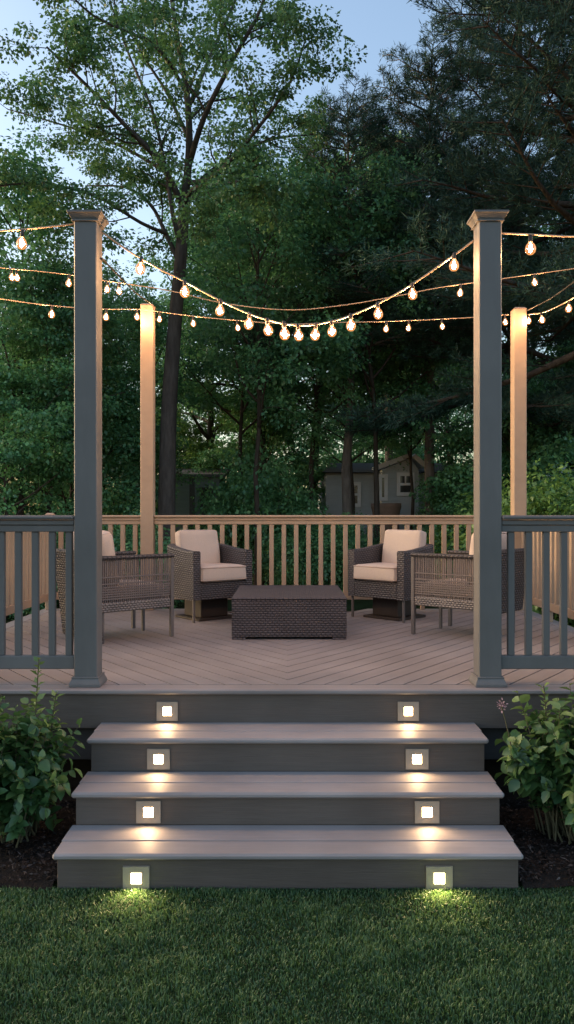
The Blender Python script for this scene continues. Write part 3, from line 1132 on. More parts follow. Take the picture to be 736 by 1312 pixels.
def string_light(pts, bulbs, label, r=0.0055, size=1.0, drop=0.085, dark=False, seed=0):
    path = smooth_path(pts)
    root = empty('string_light', pts[0], label=label, cat='string lights', group='strings of bulbs over the deck')
    o = Vector(pts[0])
    mb = MB()
    mb.tube([p - o for p in path], r, 6)
    rng = random.Random(seed)
    for px in bulbs:
        best = min(path, key=lambda p: abs((p.x / p.y * 1000 + 369) - px))
        # a short pigtail with a little loop over the cord
        mb.tube([best - o + Vector((0, 0, .006)), best - o + Vector((.004, 0, -.01)), best - o + Vector((0, 0, -drop + .083 * size))], 0.0035, 5)
        make_bulb(root, best - o, drop, (rng.uniform(-.12, .12), rng.uniform(-.12, .12)), size * rng.uniform(.95, 1.06))
    mb.build('cord', WIRED if dark else WIREW, root)
    return root


def coil(parent_pts, c, r=0.03, turns=5):
    pts = []
    rng = random.Random(7)
    for i in range(turns * 10):
        a = i / 10 * 6.283
        pts.append(Vector(c) + Vector((math.sin(i * .7) * .02, r * math.cos(a), r * math.sin(a) * 1.2 - .01)))
    return pts


def strings():
    dA = 4.957
    A = [(130.6, 297), (180, 331), (237, 361), (282, 385), (319, 402), (344, 410), (365, 415), (385, 417), (404, 416), (428, 411), (450, 404), (485, 389), (529, 364), (582, 327), (607.4, 308)]
    pts = [at(x, y, dA) for x, y in A]
    string_light(pts, [180, 236, 282, 319, 344, 365, 383, 403, 426, 450, 485, 529, 581], 'thick warm bulb string sagging between the two tall front posts', 0.0062, .94, .066, seed=1)
    pts = [at(95.5, 287, dA), at(60, 291, dA), at(28, 294, dA), at(-30, 297, dA), at(-110, 292, dA), Vector((X0 + .175, dA, at(0, 280, dA).z))]
    string_light(pts, [27, -60, -130], 'bulb string leaving the top of the left front post', 0.006, 1.05, .09, seed=2)
    pts = [at(643, 299, dA), at(680, 300.5, dA), at(736, 303, dA), at(800, 300, dA), Vector((X1 - .175, dA, at(0, 286, dA).z))]
    string_light(pts, [678, 765, 830], 'bulb string leaving the top of the right front post', 0.0065, 1.05, .09, seed=3)
    dB = 6.8
    B = [(0, 343), (60, 348.5), (95, 353), (131, 359), (215, 372), (290, 389), (370, 397), (440, 391), (510, 379), (560, 369), (608, 362), (644, 357), (690, 350.5), (736, 344)]
    pts = [Vector((X0 + .175, dB, at(0, 340, dB).z))] + [at(x, y, dB) for x, y in B] + [Vector((X1 - .175, dB, at(0, 342, dB).z))]
    string_light(pts, [14, 25, 88, 137, 156, 590, 687], 'thin bulb string crossing the whole deck above head height', 0.0045, 0.80, .075, seed=4)
    dC = 8.69
    C = [(180, 396.5), (201, 399), (248, 405), (305, 410.5), (370, 415), (440, 413), (490, 412), (540, 410), (608, 406.5), (652, 403)]
    left = [(Vector((X0 + .175, dB + .02, at(0, 380, dB).z)))]
    e = at(180, 396.5, dC)
    for k in (0.33, 0.66):
        q = left[0].lerp(e, k); left.append(q - Vector((0, 0, .03)))
    pts = left + [at(x, y, dC) for x, y in C]
    string_light(pts, [69, 135, 176, 205, 248, 306, 493, 525, 564, 646], 'thin bulb string running across the two rear posts', 0.005, 0.92, .085, seed=5)
    p1 = at(677.5, 403, 8.78)
    p2 = Vector((X1 - .15, 6.93, 3.80))
    pts = [p1, p1.lerp(p2, .35) - Vector((0, 0, .04)), p1.lerp(p2, .7) - Vector((0, 0, .03)), p2]
    string_light(pts, [677, 694, 729], 'short bulb string rising from the right rear post to the frame edge', 0.0055, 0.95, .075, seed=6)
    # dark tension cables between front and rear posts
    for a, b, lab in ((at(130.6, 331, 4.957), at(198, 392, 8.80), 'dark tension cable from left front post to left rear post'),
                      (at(675, 398, 8.80), Vector((X1 - .12, 6.92, 3.97)), 'dark tension cable above the string at the right rear post')):
        mb = MB()
        m = a.lerp(b, .5) - Vector((0, 0, .03))
        mb.tube(smooth_path([a, m, b], 6), 0.006, 6)
        o = mb.build('tension_cable', WIRED)
        tag(o, lab, 'cable')


# ------------------------------------------------------------------ foreground shrubs
def leafy_bush(name, loc, label, seed, stems, lobes, flowers):
    rng = np.random.default_rng(seed)
    root = empty(name, loc, label=label, cat='shrub')
    mb = MB()
    C, D, Nn, S, T = [], [], [], [], []
    tips = []
    for k in range(stems):
        lx, ly, lz, lr = lobes[k % len(lobes)]
        d = unit(rng.normal(size=3)) * rng.random() ** 0.4
        tip = Vector((lx + d[0] * lr, ly + d[1] * lr, max(0.10, lz + d[2] * lr * 0.9)))
        p0 = Vector((lx * 0.35 + rng.normal() * .05, ly * 0.35 + rng.normal() * .05, 0.02))
        mid = p0.lerp(tip, 0.5) + Vector((0, 0, 0.10))
        path = smooth_path([p0, mid, tip], 6)
        mb.tube(path, [0.006 - 0.0004 * i for i in range(len(path))], 5, False)
        tips.append(tip)
        nl = int(13 + rng.integers(0, 6))
        st = rng.normal(0.45, 0.15)
        for j in range(nl):
            t = 0.22 + 0.78 * (j + rng.random() * 0.6) / nl
            p, dd = along(path, min(.999, t))
            a = j * 2.4 + rng.random()
            side = dd.cross(Vector((math.cos(a), math.sin(a), 0.2))).normalized()
            out = Vector((p.x - lx * .4, p.y - ly * .4, 0)) * 0.5
            dv = (side * 0.9 + dd * 0.35 + out + Vector((0, 0, 0.05))).normalized()
            C.append(tuple(p)); D.append(tuple(dv))
            Nn.append(tuple(Vector((0, 0, 1)) + out * .9 + Vector(rng.normal(size=3)) * .45))
            S.append((0.046 + 0.044 * rng.random()) * (1.08 - 0.5 * max(0, t - .75) * 2))
            depth_in = min(1, (p - Vector((lx, ly, lz))).length / lr)
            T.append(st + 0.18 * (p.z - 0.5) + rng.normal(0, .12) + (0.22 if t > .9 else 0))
    C, D, Nn, S = map(np.array, (C, D, Nn, S))
    d = unit(D); s = unit(np.cross(d, Nn)); nn = np.cross(s, d)
    L = S[:, None]
    W = L * (0.62 + 0.15 * rng.random((len(S), 1)))
    curl = L * (0.10 + 0.14 * rng.random((len(S), 1)))
    def pt(a, b, c):
        return C + d * L * a + s * W * b + nn * c
    # ovate leaf: midrib points and two margins, folded along the midrib
    V = np.stack([pt(0, 0, 0), pt(.35, 0, 0 * curl), pt(.7, 0, -.35 * curl), pt(1, 0, -1.0 * curl),
                  pt(.12, .30, .10 * L), pt(.38, .50, .13 * L), pt(.72, .36, .02 * L),
                  pt(.12, -.30, .10 * L), pt(.38, -.50, .13 * L), pt(.72, -.36, .02 * L)], 1)
    F = [(0, 1, 5, 4), (1, 2, 6, 5), (2, 3, 6), (0, 7, 8, 1), (1, 8, 9, 2), (2, 9, 3)]
    V[:, :, 2] = np.maximum(V[:, :, 2], 0.03 - loc[2])
    mb.build('stem', STEMM, root)
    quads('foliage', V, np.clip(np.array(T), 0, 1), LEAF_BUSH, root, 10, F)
    for (fx, fy, fz, kind) in flowers:
        # a taller sprig that carries small leaves or a pink head
        r2 = np.random.default_rng(int(abs(fx) * 1000) + 3)
        base = Vector((fx * .75, fy * .8, 0.25)); tip = Vector((fx, fy, fz))
        path = smooth_path([base, base.lerp(tip, .55) + Vector((0, 0, .03)), tip], 6)
        m2 = MB(); m2.tube(path, 0.0035, 5, False)
        sp = m2.build('sprig', STEMM, root)
        n = 26 if kind == 'leaf' else 46
        cc, dv = [], []
        for j in range(n):
            if kind == 'leaf':
                p, dd = along(path, min(.999, .35 + .65 * (j + .5) / n)); a = j * 2.4
                v = dd.cross(Vector((math.cos(a), math.sin(a), 0))).normalized() + dd * .7
            else:
                p, dd = along(path, .999); v = Vector(r2.normal(size=3)); p = p + v.normalized() * .034 * r2.random()
            cc.append(tuple(p)); dv.append(tuple(v))
        ln = (0.052 if kind == 'leaf' else 0.016) * (0.6 + .6 * r2.random(n))
        Vs = leaves_at(r2, np.array(cc), np.array(dv), np.array([0, 0, 1.]) + r2.normal(size=(n, 3)) * .4, ln, ln * .55)
        if kind == 'leaf':
            quads('sprig_leaf', Vs, np.clip(r2.normal(.85, .15, n), 0, 1), LEAF_BUSH, sp)
        else:
            quads('flower_head', Vs, np.clip(r2.normal(.5, .25, n), 0, 1), PETAL, sp)
    return root


# ------------------------------------------------------------------ houses behind the trees
def clapboard(mb, x0, x1, y, z0, z1, pitch=0.16):
    z = z0
    while z < z1 - 0.01:
        t = min(z + pitch, z1)
        mb.add([(x0, y - .028, z), (x1, y - .028, z), (x1, y, t), (x0, y, t), (x0, y, z), (x1, y, z)], [(0, 1, 2, 3), (4, 5, 1, 0)])
        z = t


def houses():
    d = 23.0
    X = lambda px: (px - 369) * d / 1000
    Z = lambda py: EYE + (660 - py) * d / 1000
    h = empty('grey_house', (X(500), d, 0), label='grey clapboard house with a white framed window behind the right of the woods', cat='house')
    ox = X(500)
    x = lambda px: X(px) - ox
    mb = MB()
    clapboard(mb, x(418), x(610), 0.0, 0.0, Z(606))
    mb.box(x(418), x(610), 0.01, 6.0, 0.0, Z(606))
    mb.build('wall', SIDINGM, h)
    mb = MB()
    zt, ze = Z(589), Z(606)
    mb.add([(x(412), -.4, ze), (x(616), -.4, ze), (x(600), 3, zt + .1), (x(430), 3, zt + .1), (x(412), 6.4, ze), (x(616), 6.4, ze)],
           [(0, 1, 2, 3), (3, 2, 5, 4), (1, 5, 2), (0, 3, 4)])
    mb.build('roof', ROOFM, h)
    # gabled bay
    mb = MB()
    clapboard(mb, x(485), x(530), -.9, 0.0, Z(604))
    mb.box(x(485), x(530), -.89, -.03, 0.0, Z(604))
    mb.add([(x(485), -.9, Z(604)), (x(530), -.9, Z(604)), (x(520), -.9, Z(590))], [(0, 1, 2)])
    mb.build('bay_wall', SIDINGM, h)
    mb = MB()
    for a, b in (((x(480), Z(604)), (x(521), Z(589))), ((x(521), Z(589)), (x(536), Z(602)))):
        v = Vector((b[0] - a[0], 0, b[1] - a[1])); nrm = Vector((-v.z, 0, v.x)).normalized() * .13
        A, B = Vector((a[0], 0, a[1])), Vector((b[0], 0, b[1]))
        p = [A, B, B + nrm, A + nrm]
        mb.add([(q.x, -1.05, q.z) for q in p] + [(q.x, 0.4, q.z) for q in p], [(0, 1, 2, 3), (7, 6, 5, 4), (0, 4, 5, 1), (3, 2, 6, 7), (0, 3, 7, 4), (1, 5, 6, 2)])
    mb.build('gable_trim', TRIMM, h)

    def window(px0, px1, py0, py1, y, cross=True):
        fr = MB()
        a, b, lo, hi = x(px0), x(px1), Z(py1), Z(py0)
        t = .10
        fr.box(a - t, b + t, y - .06, y - .03, hi, hi + t); fr.box(a - t, b + t, y - .06, y - .03, lo - t, lo)
        fr.box(a - t, a, y - .06, y - .03, lo, hi); fr.box(b, b + t, y - .06, y - .03, lo, hi)
        if cross:
            m = (lo + hi) / 2
            fr.box(a, b, y - .055, y - .032, m - .035, m + .035)
            fr.box((a + b) / 2 - .02, (a + b) / 2 + .02, y - .05, y - .034, m + .035, hi)
        f = fr.build('window', TRIMM, h)
        pn = MB(); pn.box(a, b, y - .03, y - .022, lo, hi); pn.build('pane', PANEM, f)
    window(507, 520, 612, 632, -.92)
    window(484.5, 487.5, 614, 638, -.92, False)
    window(448, 458, 622, 645, -.03)
    # shed at the left of the woods
    d2 = 24.0
    s = empty('garden_shed', ((250 - 369) * d2 / 1000, d2, 0), label='blue grey clad shed half hidden behind the big left trunk', cat='shed')
    mb = MB()
    zt = EYE + (660 - 612) * d2 / 1000
    clapboard(mb, -.75, .75, 0, 0, zt, .13)
    mb.box(-.75, .75, .01, 2.2, 0, zt)
    mb.build('wall', SIDEGREEN, s)
    mb = MB()
    mb.add([(-.95, -.3, zt), (.95, -.3, zt), (.95, 2.5, zt + .35), (-.95, 2.5, zt + .35), (-.95, -.3, zt + .09), (.95, -.3, zt + .09), (.95, 2.5, zt + .44), (-.95, 2.5, zt + .44)],
           [(3, 2, 1, 0), (4, 5, 6, 7), (0, 1, 5, 4), (1, 2, 6, 5), (2, 3, 7, 6), (3, 0, 4, 7)])
    mb.build('roof', ROOFM, s)
    mb = MB(); mb.box(-.16, .0, -.06, -.03, 0, zt - .02); mb.build('corner_board', TRIMM if False else ROOFM, s)
    mb = MB(); mb.box(.15, .62, -.045, -.03, 0.02, zt - .3, .004); mb.build('door', SKIRTM, s)
    # far house at the right
    d3 = 40.0
    f = empty('distant_house', ((722 - 369) * d3 / 1000, d3, 0), label='pale gable end of a distant house above the right hand shrubs', cat='house')
    zb = EYE + (660 - 540) * d3 / 1000
    ztp = EYE + (660 - 497) * d3 / 1000
    mb = MB()
    clapboard(mb, -1.6, 1.6, 0, 0, zb, .2)
    mb.add([(-1.6, 0, zb), (1.6, 0, zb), (0, 0, ztp)], [(0, 1, 2)])
    mb.box(-1.6, 1.6, .01, 5, 0, zb)
    mb.build('wall', SIDINGM, f)
    mb = MB()
    mb.add([(-1.9, -.3, zb - .3), (0, -.3, ztp + .1), (0, 5.2, ztp + .1), (-1.9, 5.2, zb - .3)], [(0, 1, 2, 3)])
    mb.add([(1.9, -.3, zb - .3), (0, -.3, ztp + .1), (0, 5.2, ztp + .1), (1.9, 5.2, zb - .3)], [(3, 2, 1, 0)])
    mb.build('roof', ROOFM, f)
    # clay pot in front of the house
    p = empty('plant_pot', ((495 - 369) * .0205, 20.5, 0), label='tall clay planter standing before the grey house', cat='planter')
    MB().lathe([(.22, 0), (.30, .75), (.36, 1.9), (.40, 2.05), (.40, 2.15), (.34, 2.15)], 14).build('pot', POTM, p)


# ------------------------------------------------------------------ woods
def big_maple():
    d0 = 17.0
    base = Vector(((213 - 369) * d0 / 1000, d0, 0))
    root = empty('maple_tree', base, label='big spreading maple with open leafy crown behind the left rear post', cat='tree')
    rng = np.random.default_rng(21)
    mb = MB()
    P = lambda px, py, dd=0.0: at(px, py, d0 + dd) - base
    trunk = [Vector((0, 0, -.2)), P(214, 640), P(217, 520), P(224, 420), P(231, 340), P(237, 258)]
    tp = smooth_path(trunk, 4)
    mb.tube(tp, [0.27 if i == 0 else .205 - .0045 * i for i in range(len(tp))], 14)
    limbs = [
        ([P(237, 258), P(243, 190, -.2), P(240, 120, -.3), P(228, 50, -.2), P(215, -40, 0), P(205, -130, .2)], .095),
        ([P(237, 262), P(262, 228, .4), P(300, 200, .9), P(350, 178, 1.3), P(405, 172, 1.6)], .075),
        ([P(240, 220), P(262, 150, -.8), P(300, 75, -1.4), P(335, 10, -1.8), P(355, -60, -2.2)], .07),
        ([P(235, 265), P(210, 215, -.5), P(165, 165, -1.2), P(112, 110, -1.7), P(60, 60, -2)], .075),
        ([P(231, 338), P(213, 300, .3), P(193, 262, .8), P(160, 240, 1.4), P(110, 238, 2.0)], .06),
        ([P(233, 320), P(222, 275, -.3), P(212, 215, -.2), P(195, 140, .3), P(160, 55, .9), P(140, -30, 1.2)], .06),
        ([P(214, 300, .3), P(180, 285, -.4), P(120, 250, -1.4), P(50, 235, -2.2), P(-20, 240, -2.6)], .045),
        ([P(240, 235), P(275, 225, -1.0), P(330, 165, -1.8), P(372, 105, -2.2), P(392, 50, -2.4)], .055),
        ([P(243, 180), P(215, 120, 1.2), P(178, 60, 2.0), P(150, -20, 2.5)], .05),
        ([P(241, 140), P(275, 60, 1.2), P(310, -20, 2.0), P(330, -90, 2.4)], .05),
        ([P(240, 120), P(200, 60, -1.0), P(120, 20, -1.6), P(70, -30, -2.0)], .045),
        ([P(236, 262), P(250, 240, -1.4), P(290, 235, -2.6), P(335, 225, -3.4)], .045),
        ([P(205, 215, -.5), P(150, 185, -.2), P(80, 160, .4), P(10, 140, .8)], .04),
    ]
    cent = []
    for path, r in limbs:
        sp = smooth_path(path, 4)
        n = len(sp)
        mb.tube(sp, [r * (1 - .78 * i / n) for i in range(n)], 7, False)
        sub_branches(rng, mb, sp, r, 13, 1.4, cent, 0.26, 0.8, 0.10, 4)
    mb.build('trunk', BARK, root)
    cent = [c for c in cent if c.z > 5.2 + rng.random() * 1.6]
    V, t = leaf_cloud(rng, [tuple(c) for c in cent], .33 * (.6 + .8 * rng.random(len(cent))), 88, .074, .42)
    quads('crown', V, t, LEAF_MAPLE, root)


def woods():
    big_maple()
    DEC_A = Species('woodland_tree', deciduous(None, 31, 14.5, 5.4, 3.4, 26, .20, 80, .105, .52), bark=BARK, leafm=LEAF_WOOD)
    DEC_B = Species('woodland_tree', deciduous(None, 32, 11.5, 3.0, 3.0, 24, .14, 80, .10, .50), bark=BARKD, leafm=LEAF_WOOD)
    DEC_C = Species('leaning_tree', deciduous(None, 36, 9.0, 3.2, 2.4, 18, .10, 70, .095, .46, lean=.22), bark=BARK, leafm=LEAF_WOOD)
    SLIM = Species('slender_tree', deciduous(None, 37, 11.0, 4.9, 2.5, 18, .085, 60, .095, .46), bark=BARKD, leafm=LEAF_WOOD)
    UND = Species('understory_tree', deciduous(None, 33, 5.4, 1.3, 2.3, 20, .055, 80, .09, .42, flat=.35, elev=(8, 40)), bark=BARKD, leafm=LEAF_WOOD)
    SAP = Species('sapling', deciduous(None, 34, 5.6, 1.5, 1.9, 18, .05, 70, .09, .38, flat=.35, elev=(10, 45)), bark=BARKD, leafm=LEAF_LIGHT)
    PINE = Species('pine_tree', pine(41, 18.5, 5.2, 4.4, 21, .26), bark=BARKD, leafm=LEAF_PINE)
    PINE2 = Species('pine_tree', pine(42, 13.5, 6.6, 2.8, 15, .16), bark=BARKP, leafm=LEAF_PINE)
    SHR = Species('woodland_shrub', shrub(51, 1.9, 1.5, 60, 90, .08), 'foliage', 'stem', BARKD, LEAF_WOOD)
    SHR2 = Species('leafy_shrub', shrub(52, 2.0, 1.4, 60, 90, .07), 'foliage', 'stem', BARKD, LEAF_LIGHT)
    G = 'trees of the woods behind the deck'

    def put(sp, px, d, rz, sc, label, cat='tree', zs=1.0, group=G):
        z = max(0, (d - 30) * .012)
        sp.place(((px - 369) * d / 1000, d, z), rz, sc, label, cat, group, zs)
    # pines at the right, towering out of frame
    put(PINE, 800, 14.5, 0.4, 1.0, 'huge dark pine at the right edge with long drooping limbs', 'pine tree')
    put(PINE, 655, 20.5, 2.3, 1.0, 'tall dark pine seen above the right front post', 'pine tree')
    put(PINE2, 549, 20.5, 1.1, 1.05, 'straight pine trunk rising left of the right front post', 'pine tree')
    put(PINE2, 500, 31, 4.1, 1.3, 'slim dark conifer behind the grey house gable', 'pine tree')
    put(PINE2, 446, 20, 2.7, .95, 'pale trunked conifer standing just right of the centre', 'pine tree')
    put(PINE, 820, 22, 1.9, .95, 'dark pine beyond the right edge behind the big pine', 'pine tree')
    # deciduous
    put(DEC_A, 401, 26, .5, 1.05, 'tall leafy tree at the centre topping the bulb string', zs=1.0)
    put(DEC_A, 335, 24, 2.2, .92, 'leafy tree directly behind the sag of the bulb string')
    put(DEC_B, 60, 20, 3.7, .72, 'dense dark tree behind the left front railing')
    put(DEC_C, 52, 17.5, -.6, .85, 'leaning slim tree left of the left front post')
    put(DEC_B, 150, 22, 1.2, .76, 'dark leafy tree between the two left posts')
    put(DEC_A, -60, 23, 4.4, .65, 'broad tree at the far left edge of the photo')
    put(DEC_A, 270, 27, 5.2, .92, 'dark tree right of the big maple trunk')
    put(SLIM, 482, 19.5, .9, 1.0, 'slender dark tree in front of the grey house')
    put(DEC_A, 580, 31, 3.3, .95, 'leafy tree behind the right front post')
    put(DEC_B, 690, 26, 2.9, 1.1, 'dense tree behind the right rear post')
    put(DEC_A, 800, 30, 5.5, 1.0, 'broad leafy tree past the right edge')
    put(DEC_A, 100, 34, 1.5, .85, 'farther tree showing above the left railing')
    put(DEC_A, 210, 38, 2.5, .85, 'far tree in the gap right of the left rear post')
    put(DEC_A, 460, 40, .2, 1.1, 'far tree filling the gap left of the right front post')
    put(DEC_A, -20, 40, 3.2, .9, 'far tree low at the left edge')
    put(DEC_B, 540, 46, 5.2, 1.6, 'farthest tree above the grey house')
    put(SLIM, 330, 18.5, 2.1, .95, 'thin dark leaning trunk left of the centre of the woods', 'slender tree')
    put(SLIM, 308, 22.0, 4.4, 1.0, 'thin dark trunk just right of the bright sapling', 'slender tree')
    put(SLIM, 401, 21.0, 3.4, 1.05, 'thin straight dark trunk at the centre of the woods', 'slender tree')
    put(SLIM, 27, 17.0, 5.4, .95, 'thin upright trunk at the left edge of the photo', 'slender tree')
    put(SLIM, 452, 20.6, .4, .74, 'short slender tree hanging over the left of the grey house roof', 'slender tree')
    put(SLIM, 528, 21.3, 5.0, .76, 'short slender tree hanging over the gable of the grey house', 'slender tree')
    # understory
    put(UND, 90, 18.5, .3, 1.0, 'low layered tree in the gap beside the left front post', 'small tree')
    put(UND, 128, 21, 1.7, 1.0, 'low layered tree left of the left rear post', 'small tree')
    put(UND, 10, 16, 2.9, .9, 'low layered tree at the left edge behind the railing', 'small tree')
    put(SAP, 298, 26.5, .8, 1.1, 'bright green sapling right of the big maple trunk', 'small tree')
    put(UND, 340, 25, 4.1, 1.0, 'low layered tree left of the centre of the woods', 'small tree')
    put(SAP, 240, 27, 3.1, 1.0, 'pale sapling beside the blue grey shed', 'small tree')
    put(UND, 592, 20.5, 5.0, .55, 'low dark tree to the right of the grey house', 'small tree')
    put(UND, 660, 19, 3.3, 1.0, 'low layered tree between the right posts', 'small tree')
    put(UND, 470, 34, .3, 1.2, 'low tree half hiding the left part of the grey house', 'small tree')
    put(UND, 735, 20, 1.3, 1.1, 'low layered tree at the right edge', 'small tree')
    # shrubs
    GS = 'shrubs beneath the trees'
    k = 0
    for px, d, rz, sc, sp, lab in [
            (708, 13.0, .2, 1.15, SHR2, 'large bright shrub to the right of the right rear post'),
            (780, 12.5, 1.9, 1.1, SHR2, 'bright shrub at the right edge beyond the railing'),
            (622, 17, 2.5, .95, SHR2, 'bright shrub glimpsed left of the right front post'),
            (345, 20, .6, 1.05, SHR, 'rounded shrub below the bright sapling'),
            (392, 19, 1.6, .8, SHR, 'rounded shrub behind the middle of the rear railing'),
            (318, 21.5, 3.6, 1.0, SHR, 'low shrub right of the big maple trunk'),
            (420, 18, 2.6, .8, SHR, 'shrub behind the railing right of the centre'),
            (165, 15, 4.6, .8, SHR, 'shrub seen between the left posts above the railing'),
            (110, 16, 5.6, .7, SHR, 'shrub just right of the left front post'),
            (60, 15, .1, .72, SHR, 'shrub behind the left front railing'),
            (0, 14, 1.1, .72, SHR, 'shrub at the left edge behind the railing'),
            (470, 19, 3.1, .62, SHR, 'low shrub before the grey house wall'),
            (572, 20.5, 4.4, .62, SHR, 'dark shrub hiding the right of the grey house'),
            (590, 19, 5.3, .7, SHR, 'dark shrub against the right front post'),
            (660, 16, 2.0, .85, SHR, 'shrub between the right front and rear posts')]:
        put(sp, px, d, rz, sc, lab, 'shrub', {20: 1.4, 21.5: 1.4, 20.5: 2.1}.get(d, 1.0), GS)


# ------------------------------------------------------------------ build
ground()
far_wood()
grass()
chips()
deck()
stairs()
for side, s in (('left', -1), ('right', 1)):
    for i, (word, zc) in enumerate((('top', DECK - .137), ('second', .434), ('third', .252), ('lowest', .056))):
        step_light(s * .745, RISER_FACE[i] - (0.0 if i else 0.0), zc,
                   {'top': 'square step light on the fascia under the deck edge, %s side',
                    'second': 'square step light on the riser above the middle tread, %s side',
                    'third': 'square step light on the riser above the lowest tread, %s side',
                    'lowest': 'square step light on the lowest riser touching the grass, %s side'}[word] % side)
PY = 4.957
post(-1.267, PY, 2.98, 'tall grey front post left of the stairs with moulded cap')
post(1.268, PY, 2.98, 'tall grey front post right of the stairs with moulded cap')
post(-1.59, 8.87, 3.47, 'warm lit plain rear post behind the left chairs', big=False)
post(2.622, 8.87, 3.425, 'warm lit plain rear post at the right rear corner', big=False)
post(X0 + .10, PY, 2.98, 'tall grey post at the left front corner of the deck', group='deck posts just outside the frame')
post(X1 - .10, PY, 2.98, 'tall grey post at the right front corner of the deck', group='deck posts just outside the frame')
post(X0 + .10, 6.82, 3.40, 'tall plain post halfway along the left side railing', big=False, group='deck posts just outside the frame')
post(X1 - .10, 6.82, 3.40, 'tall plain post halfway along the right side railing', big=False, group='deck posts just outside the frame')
post(X0 + .10, 8.87, 1.10, 'short corner post at the left rear of the deck', w=.09, big=False)

railing((X0 + .175, PY - .02), (-1.342, PY - .02), .107, 'grey front railing section left of the stairs', phase=.63, mat=PAINT)
railing((1.343, PY - .02), (X1 - .175, PY - .02), .107, 'grey front railing section right of the stairs', phase=.60, mat=PAINT)
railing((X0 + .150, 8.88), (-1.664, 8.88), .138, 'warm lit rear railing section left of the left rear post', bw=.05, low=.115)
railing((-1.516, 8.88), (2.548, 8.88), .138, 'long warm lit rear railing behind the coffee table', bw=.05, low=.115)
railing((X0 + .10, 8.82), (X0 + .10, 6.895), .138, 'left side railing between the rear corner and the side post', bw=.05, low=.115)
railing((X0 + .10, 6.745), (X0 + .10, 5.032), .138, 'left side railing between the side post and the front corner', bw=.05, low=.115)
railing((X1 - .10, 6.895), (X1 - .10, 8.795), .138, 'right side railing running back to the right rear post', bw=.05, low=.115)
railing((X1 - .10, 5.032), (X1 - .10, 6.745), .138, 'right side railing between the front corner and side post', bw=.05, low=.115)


def chair_from_front(F, fwd, side, W=.33, D=.36):
    """F: plan position of the near front corner; side: +1 when that corner lies on the chair's right"""
    f = Vector((fwd[0], fwd[1])).normalized()
    r = Vector((f.y, -f.x))
    c = Vector(F) - f * D - r * W * side
    return (c.x, c.y), (f.x, f.y)


c, f = chair_from_front((-1.02, 6.93), (.75, .66), 1)
woven_armchair(c, f, 'grey cord armchair behind the left front post, back to the left', .015, -1)
c, f = chair_from_front((1.125, 7.07), (-.75, .66), -1)
woven_armchair(c, f, 'grey cord armchair behind the right front post, back to the right', .22, 1)
c, f = chair_from_front((-.935, 7.72), (.62, -.78), 1, .36, .33)
swivel_chair(c, f, 'wicker pedestal armchair with beige cushions left of the coffee table')
c, f = chair_from_front((1.15, 7.74), (-.70, -.71), -1, .36, .33)
swivel_chair(c, f, 'wicker pedestal armchair with beige cushions right of the coffee table')
coffee_table()
strings()
leafy_bush('leafy_bush', (-1.56, 4.36, 0.04), 'leafy green shrub in the mulch left of the stairs', 61, 190,
           [(0.05, -.05, .45, .34), (-.10, 0, .62, .30), (.16, .02, .58, .26), (-.28, -.05, .42, .34), (.20, -.05, .34, .22), (-.05, -.1, .30, .30), (.10, -.08, .22, .26), (-.15, -.1, .2, .3)],
           [(.17, 0, 1.0, 'leaf'), (.26, .02, .80, 'leaf')])
leafy_bush('leafy_bush', (1.60, 4.36, 0.04), 'leafy green shrub with a pink blossom sprig in the mulch right of the stairs', 67, 190,
           [(0.02, -.02, .52, .32), (-.22, 0, .62, .24), (.18, .02, .70, .30), (-.30, -.02, .42, .16), (.10, -.06, .42, .26), (.25, 0, .5, .34), (.02, -.08, .30, .26), (.2, -.1, .22, .3)],
           [(-.40, .02, .73, 'flower'), (.05, .02, 1.0, 'leaf'), (-.16, .03, .84, 'leaf')])
houses()
woods()

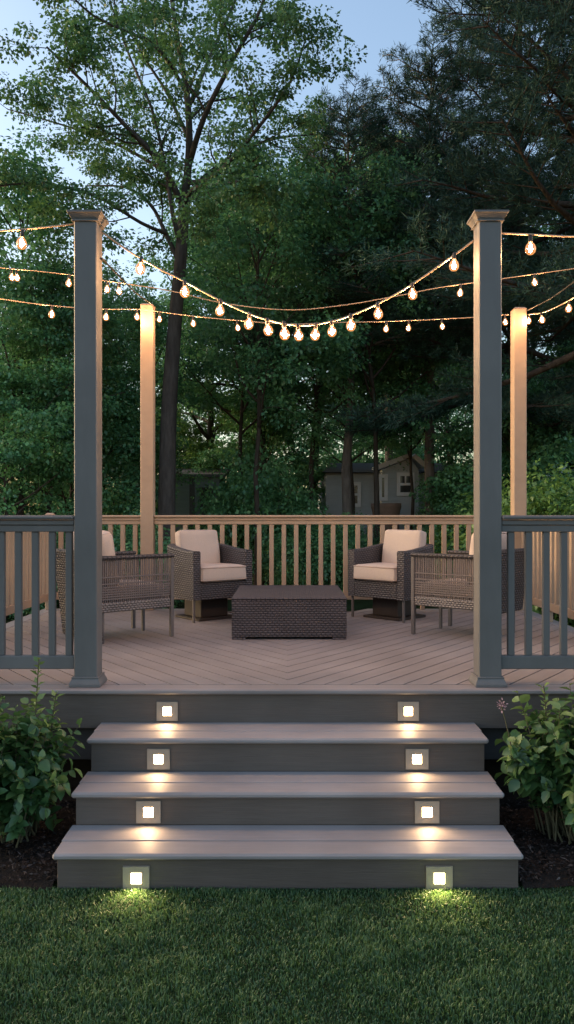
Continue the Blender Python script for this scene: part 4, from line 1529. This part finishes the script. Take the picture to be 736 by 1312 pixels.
# ------------------------------------------------------------------ sky, sun, camera
SUN_EL, SUN_AZ = R(9), R(285)
w = bpy.data.worlds.new('World')
scene.world = w
w.use_nodes = True
nt = w.node_tree
nt.nodes.clear()
sky = nt.nodes.new('ShaderNodeTexSky')
sky.sky_type = 'NISHITA'
sky.sun_disc = False
sky.sun_elevation = SUN_EL
sky.sun_rotation = SUN_AZ
sky.air_density = 1.0
sky.dust_density = 3.0
sky.ozone_density = 1.6
bg = nt.nodes.new('ShaderNodeBackground')
bg.inputs[1].default_value = 0.52
wo = nt.nodes.new('ShaderNodeOutputWorld')
tint = nt.nodes.new('ShaderNodeMix')
tint.data_type = 'RGBA'
tint.blend_type = 'MULTIPLY'
tint.inputs[0].default_value = 1.0
tint.inputs[7].default_value = (1.04, 0.995, 0.98, 1)
nt.links.new(sky.outputs[0], tint.inputs[6])
nt.links.new(tint.outputs[2], bg.inputs[0])
nt.links.new(bg.outputs[0], wo.inputs[0])

sl = bpy.data.lights.new('sun', 'SUN')
sl.energy = 0.06
sl.angle = R(40)
sl.color = (1.0, 0.93, 0.86)
so = bpy.data.objects.new('sun', sl)
COL.objects.link(so)
sd = Vector((math.sin(SUN_AZ) * math.cos(SUN_EL), math.cos(SUN_AZ) * math.cos(SUN_EL), math.sin(SUN_EL)))
so.rotation_euler = sd.to_track_quat('Z', 'Y').to_euler()

cam = bpy.data.cameras.new('camera')
cam.sensor_fit = 'VERTICAL'
cam.sensor_height = 36.0
cam.sensor_width = 36.0 * 736 / 1312
cam.lens = 36.0 * 1000 / 1312
cam.shift_y = 4 / 1312
cam.shift_x = -1 / 1312
cam.clip_end = 600
cam.clip_start = 0.05
co = bpy.data.objects.new('camera', cam)
COL.objects.link(co)
co.location = (0, 0, EYE)
co.rotation_euler = (R(90), 0, 0)
scene.camera = co

scene.render.engine = 'CYCLES'
scene.view_settings.view_transform = 'Standard'
scene.view_settings.look = 'None'
scene.view_settings.exposure = 0
scene.view_settings.gamma = 1
cy = scene.cycles
cy.use_denoising = True
cy.max_bounces = 6
cy.transparent_max_bounces = 12
cy.sample_clamp_indirect = 6
cy.use_light_tree = True
